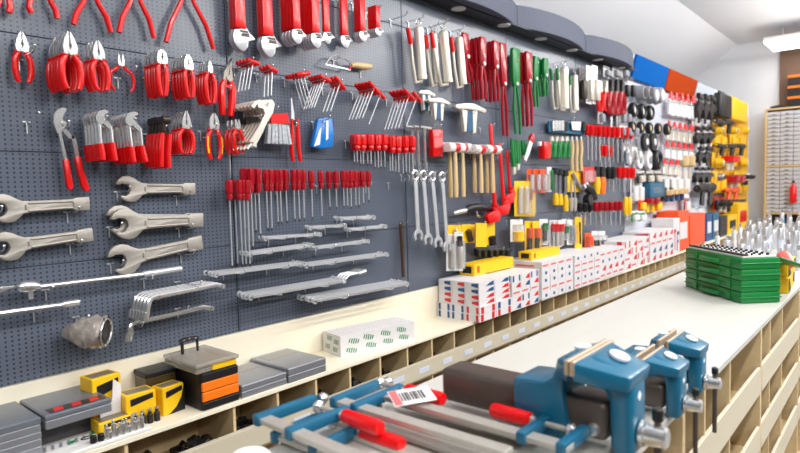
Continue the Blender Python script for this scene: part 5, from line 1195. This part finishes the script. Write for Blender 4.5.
# large white carton with a blue letter shape and red lettering strokes
inst([P('carton_body', M().box(0, .235, 0, .24, 0, .40), CARD, .004), P('blue_mark', M().prism([(.13, .03), (.15, .03), (.15, .12), (.19, .12), (.19, .15), (.15, .15), (.15, .21), (.215, .21), (.215, .25), (.13, .25)], -.002, .001), NAVY), P('red_mark', M().prism([(.045, .05), (.065, .05), (.065, .24), (.09, .24), (.09, .28), (.02, .28), (.02, .24), (.045, .24)], -.002, .001), BAND)], 'large_carton', (6.985, -.30, ZC), 'large white carton with a blue F mark before the orange cartons', 'carton')
for i, (x, y, z, w, d, h, t) in enumerate([(3.17, -.25, ZC + .2262, .42, .1, .062, 'long yellow carton lying on the small printed cartons'), (4.02, -.20, ZC + .2652, .46, .10, .06, 'shorter yellow carton on the dotted white pile')]):
    pass
def ylong(x, y, z, w, d, h, t, rot=0):
    inst([P('carton_body', M().box(0, w, 0, d, 0, h), YEL, .003), P('dark_end_print', M().box(-.0012, .001, d * .2, d * .8, h * .2, h * .8), BLACK), P('orange_print', M().box(.03, .06, -.0012, .001, h * .2, h * .8), OCAN)], 'yellow_carton', (x, y, z), t, 'carton', None, (0, 0, rot))
ylong(3.20, -.16, ZC + .2402, .50, .12, .075, 'long yellow carton lying on the back row of printed cartons')
ylong(3.86, -.22, ZC + .2735, .46, .11, .06, 'shorter yellow carton on the dotted white pile')
# ================================================================== ISLAND: VISES
TAN = mat('jaw_plate_steel', (188, 166, 142), .38, .5, .1, 40)
HSTEEL = mat('bare_tube_steel', (96, 86, 80), .42, .6, .2, 14)
LOGO = mat('white_enamel', (232, 236, 240), .4)
def rbox(b, x0, x1, y0, y1, z0, z1): return b.box(x0, x1, y0, y1, z0, z1)
def vise(o, s, gap, t, tube=True, rot=0):
    S = lambda pts: [(a * s, c * s) for a, c in pts]
    g = -gap
    body = M().prismX(S([(.15, .025), (.15, .127), (.075, .132), (.058, .145), (.048, .168), (.036, .190), (.026, .1965), (.003, .1965), (.003, .150), (.034, .148), (.034, .110), (.020, .035)]), -.058 * s, .058 * s)
    jw = M().add([(x * s, y * s, z * s) for x, y, z in [(-.102, .003, .155), (.102, .003, .155), (.102, .003, .197), (-.102, .003, .197), (-.062, .05, .155), (.062, .05, .155), (.062, .042, .19), (-.062, .042, .19)]], [(0, 1, 2, 3), (4, 7, 6, 5), (0, 4, 5, 1), (1, 5, 6, 2), (2, 6, 7, 3), (3, 7, 4, 0)])
    mv = M().prismX(S([(g - .003, .15), (g - .003, .196), (g - .03, .197), (g - .095, .172), (g - .1, .155), (g - .1, .004), (g - .055, .004), (g - .052, .11), (g - .045, .13), (g - .028, .143)]), -.043 * s, .043 * s)
    mj = M().add([(x * s, y * s, z * s) for x, y, z in [(-.102, g - .003, .158), (.102, g - .003, .158), (.102, g - .003, .198), (-.102, g - .003, .198), (-.058, g - .099, .142), (.058, g - .099, .142), (.058, g - .104, .174), (-.058, g - .104, .174)]], [(0, 1, 2, 3), (4, 7, 6, 5), (0, 4, 5, 1), (1, 5, 6, 2), (2, 6, 7, 3), (3, 7, 4, 0)])
    n1, n2 = Vector((0, -.34, 1)).normalized(), 0
    lc = Vector((.015, g - .055, .1935)) * s
    sp = [P('fixed_body', body, BLU, .006 * s, seg=2, kids=[P('fixed_jaw', jw, BLU, .005 * s, seg=2)]),
          P('moving_body', mv, BLU, .014 * s, seg=3, kids=[P('moving_jaw', mj, BLU, .006 * s, seg=2)]),
          P('base_plate', M().cyl((0, .07 * s, .0005), (0, .07 * s, .035 * s), .06 * s, n=20), BLU, .003),
          P('jaw_plate', M().box(-.104 * s, .104 * s, -.001 * s, .0085 * s, .170 * s, .2005 * s), TAN, .0015), P('jaw_plate', M().box(-.104 * s, .104 * s, (g - .0085) * s, (g + .001) * s, .170 * s, .2005 * s), TAN, .0015),
          P('slide_tube', M().box(-.045 * s, .045 * s, (g - .05) * s, (.36 if tube else .19) * s, .026 * s, .108 * s), HSTEEL, .014 * s, seg=3),
          P('round_badge', M().cyl(lc - n1 * .004 * s, lc + n1 * .003 * s, .021 * s, n=20), LOGO, .0008), P('round_badge', M().cyl(Vector((.03, .026, .192)) * s, Vector((.03, .0265, .1985)) * s, .018 * s, n=20), LOGO, .0008),
          P('square_badge', M().prism([(-.0 * s, .112 * s), (.011 * s, .123 * s), (.0 * s, .134 * s), (-.011 * s, .123 * s)], (g - .1008) * s, (g - .097) * s), LOGO, .0005)]
    zc = .048; y0 = g - .1
    sp.append(P('spindle_head', M().lathe([(0, .020 * s), (.004 * s, .026 * s), (.012 * s, .026 * s), (.014 * s, .022 * s), (.05 * s, .022 * s), (.054 * s, .017 * s)], (0, y0 * s, zc * s), (0, (y0 - 1) * s, zc * s), 18), CHROME))
    sp.append(P('handle_rod', M().cyl((.003 * s, (y0 - .034) * s, -.13 * s), (.003 * s, (y0 - .034) * s, .085 * s), .0075 * s, n=10), HSTEEL, kids=[P('end_cap', M().cyl((.003 * s, (y0 - .034) * s, (zc + .03) * s), (.003 * s, (y0 - .034) * s, (zc + .056) * s), .011 * s, n=12), BLACK, .002)]))
    inst(sp, 'bench_vise', o, t, 'vise', None, (0, 0, rot))
vise((1.18, -1.795, IZ + .0005), 1.0, .004, 'largest blue bench vise with a dark slide tube, nearest the viewer')
vise((1.435, -1.825, IZ + .0005), .72, .022, 'middle blue bench vise behind the largest one', False)
vise((1.625, -1.822, IZ + .0005), .72, .022, 'farthest of the three blue bench vises', False)
# ================================================================== ISLAND: BAR CLAMPS
BARST = mat('clamp_bar_steel', (194, 190, 182), .4, .5, .1, 25)
def fclamp(o, L, ys, arm, hx, t, flip=1, hl=.115, rot=0, hr=.0165, padside=1):
    f = flip
    sp = [P('bar', M().box(-.016, .016, *sorted((0.012 * f, -L * f)), -.006, .006), BARST, .0015)]
    def armb(y):
        b = M().prismX([(y - .0105, -.012), (y + .0105, -.012), (y + .0105, .006), (y + .0105, .014), (y - .0105, .014), (y - .0105, .004)], -.022, arm)
        return b
    sp.append(P('fixed_arm', armb(.0), LBLU, .005, seg=2)); sp.append(P('sliding_arm', armb(-ys * f), LBLU, .005, seg=2))
    y0 = -ys * f
    sp.append(P('screw', M().cyl((hx, y0 + .06 * f, .004), (hx, y0 - .03 * f, .004), .0055, n=10), BARST))
    sp.append(P('swivel_pad', M().lathe([(0, .008), (.006, .014), (.014, .015), (.02, .008)], (hx, y0 + .055 * f, .004), (hx, y0 + .055 * f + f, .004), 14), CHROME))
    sp.append(P('fixed_pad', M().lathe([(0, .012), (.012, .015), (.022, .010)], (arm + .001, -.012, .002), (arm + 1, -.012, .002), 12), CHROME))
    sp.append(P('grip', M().lathe([(0, .009), (.004, hr * .95), (.03, hr), (hl - .012, hr * 1.03), (hl - .002, hr * .85), (hl, .006)], (hx, y0 - .022 * f, .004), (hx, y0 - .022 * f - f, .004), 14), RED))
    sp.append(P('ferrule', M().cyl((hx, y0 - .014 * f, .004), (hx, y0 - .0225 * f, .004), .011, n=12), CHROME))
    inst(sp, 'bar_clamp', o, t, 'clamp', None, (0, 0, rot))
fclamp((.762, -1.222, 1.098), .44, .115, .15, .118, 'blue bar clamp with short red grip, leftmost on the clamp pile', rot=-.03)
fclamp((.938, -1.278, 1.098), .46, .068, .155, .145, 'blue bar clamp with a red grip and paper price tag on its bar', rot=.015)
fclamp((1.03, -1.81, 1.098), .46, .085, .095, .07, 'blue bar clamp facing the largest vise, red grip pointing away', -1, .1, .0)
fclamp((.775, -1.265, 1.0665), .42, .12, .13, .11, 'lower blue bar clamp under the leftmost clamp', rot=.03)
fclamp((.945, -1.32, 1.0665), .44, .06, .06, .045, 'lower bar clamp with a slim red grip in the pile middle', hr=.012, hl=.13)
fclamp((1.06, -1.30, 1.098), .40, .3, .0, .0, 'bar clamp lying with its bar flat beside the paper tag', hr=.003, hl=.03) if False else None
for k, (x, y0, y1, z, t) in enumerate([(1.075, -1.36, -1.72, 1.0735, 'wide grey clamp bar beside the largest vise tube'), (.895, -1.34, -1.78, 1.0575, 'grey clamp bar low in the middle of the pile'), (.70, -1.40, -1.80, 1.0575, 'grey clamp bar at the left of the pile'), (.992, -1.47, -1.84, 1.0575, 'cream flat clamp bar between the price tag and the vise')]):
    inst([P('steel_bar', M().box(-.02, .02, y1 - y0, 0, -.006, .006), BARST, .002), P('stop_pin', M().cyl((0, -.02, .006), (0, -.02, .014), .006, n=8), CHROME)], 'loose_clamp_bar', (x, y0, z), t, 'clamp bar')
# price tag
O = Vector((1.03, -1.43, 1.116))
bar = M()
for q in range(9): bar.box(-.028 + q * .0065, -.025 + q * .0065 + (q % 3) * .001, -.02, .02, .0011, .0014)
inst([P('paper', M().box(-.05, .05, -.038, .038, 0, .001), CARD), P('red_print', M().box(-.048, -.030, -.036, .036, .0011, .0014), mat('pale_red_print', (226, 110, 112), .5)), P('barcode', bar, BLACK)], 'price_tag', O, 'white paper price tag with barcode and red edge on the clamps', 'price tag', None, (.12, -.05, -.6))
inst([P('lid_top', M().lathe([(0, .036), (.004, .040), (.03, .040), (.036, .034), (.037, .002)], (0, 0, 0), (0, 0, 1), 24), WHITE), P('rim', M().tube([(.04 * math.cos(q), .04 * math.sin(q), .006) for q in [2 * PI * k / 24 for k in range(24)]], .003, 6, closed=True), WHITE)], 'white_cap', (.655, -1.325, IZ + .0005), 'white round plastic cap on the island edge left of the clamps', 'cap')
# ================================================================== ISLAND: GREEN CASES
A0 = math.radians(43)
ux = Vector((math.cos(A0), math.sin(A0), 0)); uy = Vector((math.cos(A0 - PI / 2), math.sin(A0 - PI / 2), 0))
C0 = Vector((2.925, -1.745, IZ + .0005)); Lc, Dc, Hc = .475, .178, .050
def gcase(k, top):
    b = M().box(0, Lc, -Dc, 0, 0, Hc)
    rim = M().box(-.004, Lc + .004, -Dc - .004, .004, Hc * .46, Hc * .56)
    sp = [P('case_body', b, GRN, .006, seg=2), P('seam_rim', rim, GRN, .0015),
          P('handle', M().prismZ([(.16, .0005), (.17, .018), (.19, .026), (.285, .026), (.305, .018), (.315, .0005), (.295, .0005), (.28, .014), (.195, .014), (.18, .0005)], .010, .030), GRN, .003)]
    for x in (.09, .37): sp.append(P('latch', M().box(x - .016, x + .016, .0005, .008, .008, .042), GRN, .002))
    if top:
        tray = M().box(.012, Lc - .012, -Dc + .012, -.012, Hc + .0005, Hc + .008)
        holes = []
        sp.append(P('index_tray', tray, WHITE, .001)); sp.append(P('dark_rail', M().box(.012, Lc - .012, -.040, -.013, Hc + .0085, Hc + .016), BLACK, .001))
        for i in range(12):
            for j in range(3):
                x = .03 + i * .038; y = -.065 - j * .036
                sp.append(P('drill_bit', M().cyl((x, y, Hc + .0085), (x, y, Hc + .018), .0045 + .001 * j, n=8), BLACK))
        sp.append(P('open_lid', M().add([(Lc * 0 + .01, -Dc - .005, Hc), (Lc - .01, -Dc - .005, Hc), (Lc - .01, -Dc - .16, Hc - .055), (.01, -Dc - .16, Hc - .055), (.01, -Dc - .005, Hc - .012), (Lc - .01, -Dc - .005, Hc - .012), (Lc - .01, -Dc - .16, Hc - .067), (.01, -Dc - .16, Hc - .067)], [(0, 1, 2, 3), (4, 7, 6, 5), (0, 4, 5, 1), (1, 5, 6, 2), (2, 6, 7, 3), (3, 7, 4, 0)]), GRN, .002))
    w_ = ['bottom', 'second from bottom', 'second from top', 'topmost, opened'][k]
    inst(sp, 'drill_case', C0 + Vector((0, 0, k * (Hc + .0006))), 'green plastic drill case, %s of the stack of four' % w_, 'drill case', None, (0, 0, A0))
for k in range(4): gcase(k, k == 3)
def ybx(x, y, z, w, d, h, t, rot=0):
    inst([P('box_body', M().box(0, w, 0, d, 0, h), YEL, .003), P('black_print', M().prism([(w * .02, .002), (w * .35, .002), (w * .25, h * .6), (w * .1, h * .9), (w * .02, h * .95)], -.0015, .001), BLACK), P('black_print', M().prism([(w * .75, h * .4), (w * .98, h * .2), (w * .98, h * .9), (w * .8, h * .9)], -.0015, .001), BLACK)], 'yellow_black_box', (x, y, z), t, 'box', None, (0, 0, rot))
ybx(3.30, -1.872, IZ + .0005, .3, .13, .075, 'lower yellow and black box behind the green drill cases', .05)
ybx(3.31, -1.868, IZ + .0765, .28, .13, .072, 'upper yellow and black box behind the green drill cases', .02)
# ================================================================== ISLAND: FAR CLUTTER OF BOLT TUBES
TUBEM = mat('pale_tube_plastic', (206, 210, 216), .2, 0, .1, 30, coat=.3)
random.seed(5)
ts = []
for k in range(5):
    h = .09 + .03 * k; r = .016 + .003 * (k % 3)
    b = M().lathe([(0, r * .8), (.006, r), (h - .01, r), (h, r * .8)], (0, 0, 0), (0, 0, 1), 10)
    ts.append([P('tube', b, TUBEM if k % 2 else SATIN), P('bolt_end', M().cyl((0, 0, h + .0005), (0, 0, h + .03), r * .5, n=8), CHROME), P('label', M().lathe([(h * .3, r * 1.02), (h * .6, r * 1.02)], (0, 0, 0), (0, 0, 1), 10), (CARD, STICK, SATIN)[k % 3])])
for i in range(17):
    for j in range(6):
        if random.random() < .1: continue
        x = 4.15 + i * .17 + random.uniform(-.05, .05); y = -1.82 + j * .10 + random.uniform(-.03, .03)
        inst(ts[(i * 3 + j * 2 + int(random.random() * 2)) % 5], 'bolt_tube', (x, y, IZ + .0005), 'upright pale tube of bolts among the crowd on the island far end', 'bolt tube', 'bolt tubes on the far end of the island')
CORAL = mat('coral_red_plastic', (236, 92, 82), .4)
for k, (px, py, t) in enumerate([(742, 262, 'left coral red tool among the bolt tubes behind the green case'), (763, 262, 'middle coral red tool among the bolt tubes'), (784, 262, 'largest coral red tool at the right of the bolt tubes')]):
    p = atZ(px, py, IZ + .14)
    s = 1.0 + .35 * (k == 2)
    inst([P('body', M().tube([(-.06 * s, 0, .14), (0, 0, .16 * 1), (.06 * s, 0, .14)], [.018 * s, .026 * s, .016 * s], 10), CORAL), P('grip', M().tube([(.02, 0, .14), (.04, 0, .07), (.03, 0, .0)], [.014, .017, .02], 9), CORAL), P('foot', M().cyl((.03, 0, -.0), (.03, 0, .012), .03, n=12), DSTEEL)], 'coral_tool', (p.x, p.y, IZ + .0005), t, 'tool', None, (0, 0, .4))
# ================================================================== END WALL: DRAWER CABINET
XC = 12.6; ya, yb = -.262, -1.15
fr = []
zt = 2.86
sp = [P('side_panel', M().box(XC, 12.99, ya - .035, ya, .0, zt), WOODH, .003), P('side_panel', M().box(XC, 12.99, yb, yb + .035, .0, zt), WOODH, .003), P('back_panel', M().box(12.95, 12.99, yb + .036, ya - .036, .0, zt), BROWN)]
for z in (.0, .66, .945, 1.80, zt - .03): sp.append(P('shelf', M().box(XC, 12.949, yb + .0355, ya - .0355, z, z + .03), WOODH, .002))
PALEG = mat('pale_grey_drawer', (198, 200, 208), .4)
n = 0
cw = (ya - yb - .075) / 4
drm = M().box(0, .2, -cw + .006, 0, 0, .066).build('drawer', PALEG, .004)
pul = M().box(-.014, 0, -cw * .62, -cw * .36, .012, .022).build('drawer_pull', DSTEEL, .001)
cabr = inst(sp, 'drawer_cabinet', (0, 0, 0), 'tall wooden cabinet of small pale grey drawers at the end wall', 'cabinet')
for z0, nz in ((.98, 11), (1.835, 13)):
    for r in range(nz):
        for c in range(4):
            d = link('drawer', drm, cabr); d.location = (XC + .01, ya - .0375 - c * cw, z0 + r * .0745 * (1 if nz == 11 else 1.0)); n += 1
            if n <= 100 and c < 2:
                h = link('drawer_pull', pul, d)
for k, (y0, y1, c, t) in enumerate([(-.36, -.47, BLACK, 'black box on the open cabinet shelf, left one'), (-.48, -.60, TEAL, 'dark teal box on the open cabinet shelf'), (-.61, -.80, BLACK, 'black box on the open cabinet shelf, right one')]):
    inst([P('box_body', M().box(0, .2, y1, y0, 0, .2 - .02 * k), c, .01), P('lid', M().box(-.002, .202, y1 - .002, y0 + .002, .2005 - .02 * k, .218 - .02 * k), c, .004)], 'shelf_box', (XC + .04, 0, .6905), t, 'box')
inst([P('tool_body', M().tube([(0, .1, .03), (0, -.02, .035), (0, -.16, .03)], [.02, .03, .022], 10), BLACK), P('grip', M().box(-.02, .02, -.12, -.04, .002, .012), DSTEEL, .003)], 'black_tool_case', (XC + .15, -.42, zt + .0005), 'low black tool lying on top of the drawer cabinet', 'tool')
for k in range(3):
    inst([P('bin_body', M().box(0, .25, -.16, .16, 0, .14), BLACK, .01), P('orange_lid', M().box(-.004, .254, -.165, .165, .1405, .185), ORG, .006)], 'stacked_bin', (XC + .05, -.76, zt + .001 + k * .1865), 'black bin with orange lid on the drawer cabinet, %s of three' % ['bottom', 'middle', 'top'][k], 'bin', 'orange-lidded bins on the cabinet')
inst([P('bottle_body', M().lathe([(0, .05), (.02, .055), (.28, .055), (.33, .02), (.36, .02)], (0, 0, 0), (0, 0, 1), 14), RED), P('valve', M().cyl((0, 0, .36), (0, 0, .40), .025, n=10), BLACK, .004)], 'fire_extinguisher', (XC - .001 - .06, -.72, 1.15), 'red fire extinguisher hanging on the front of the drawer cabinet', 'extinguisher')
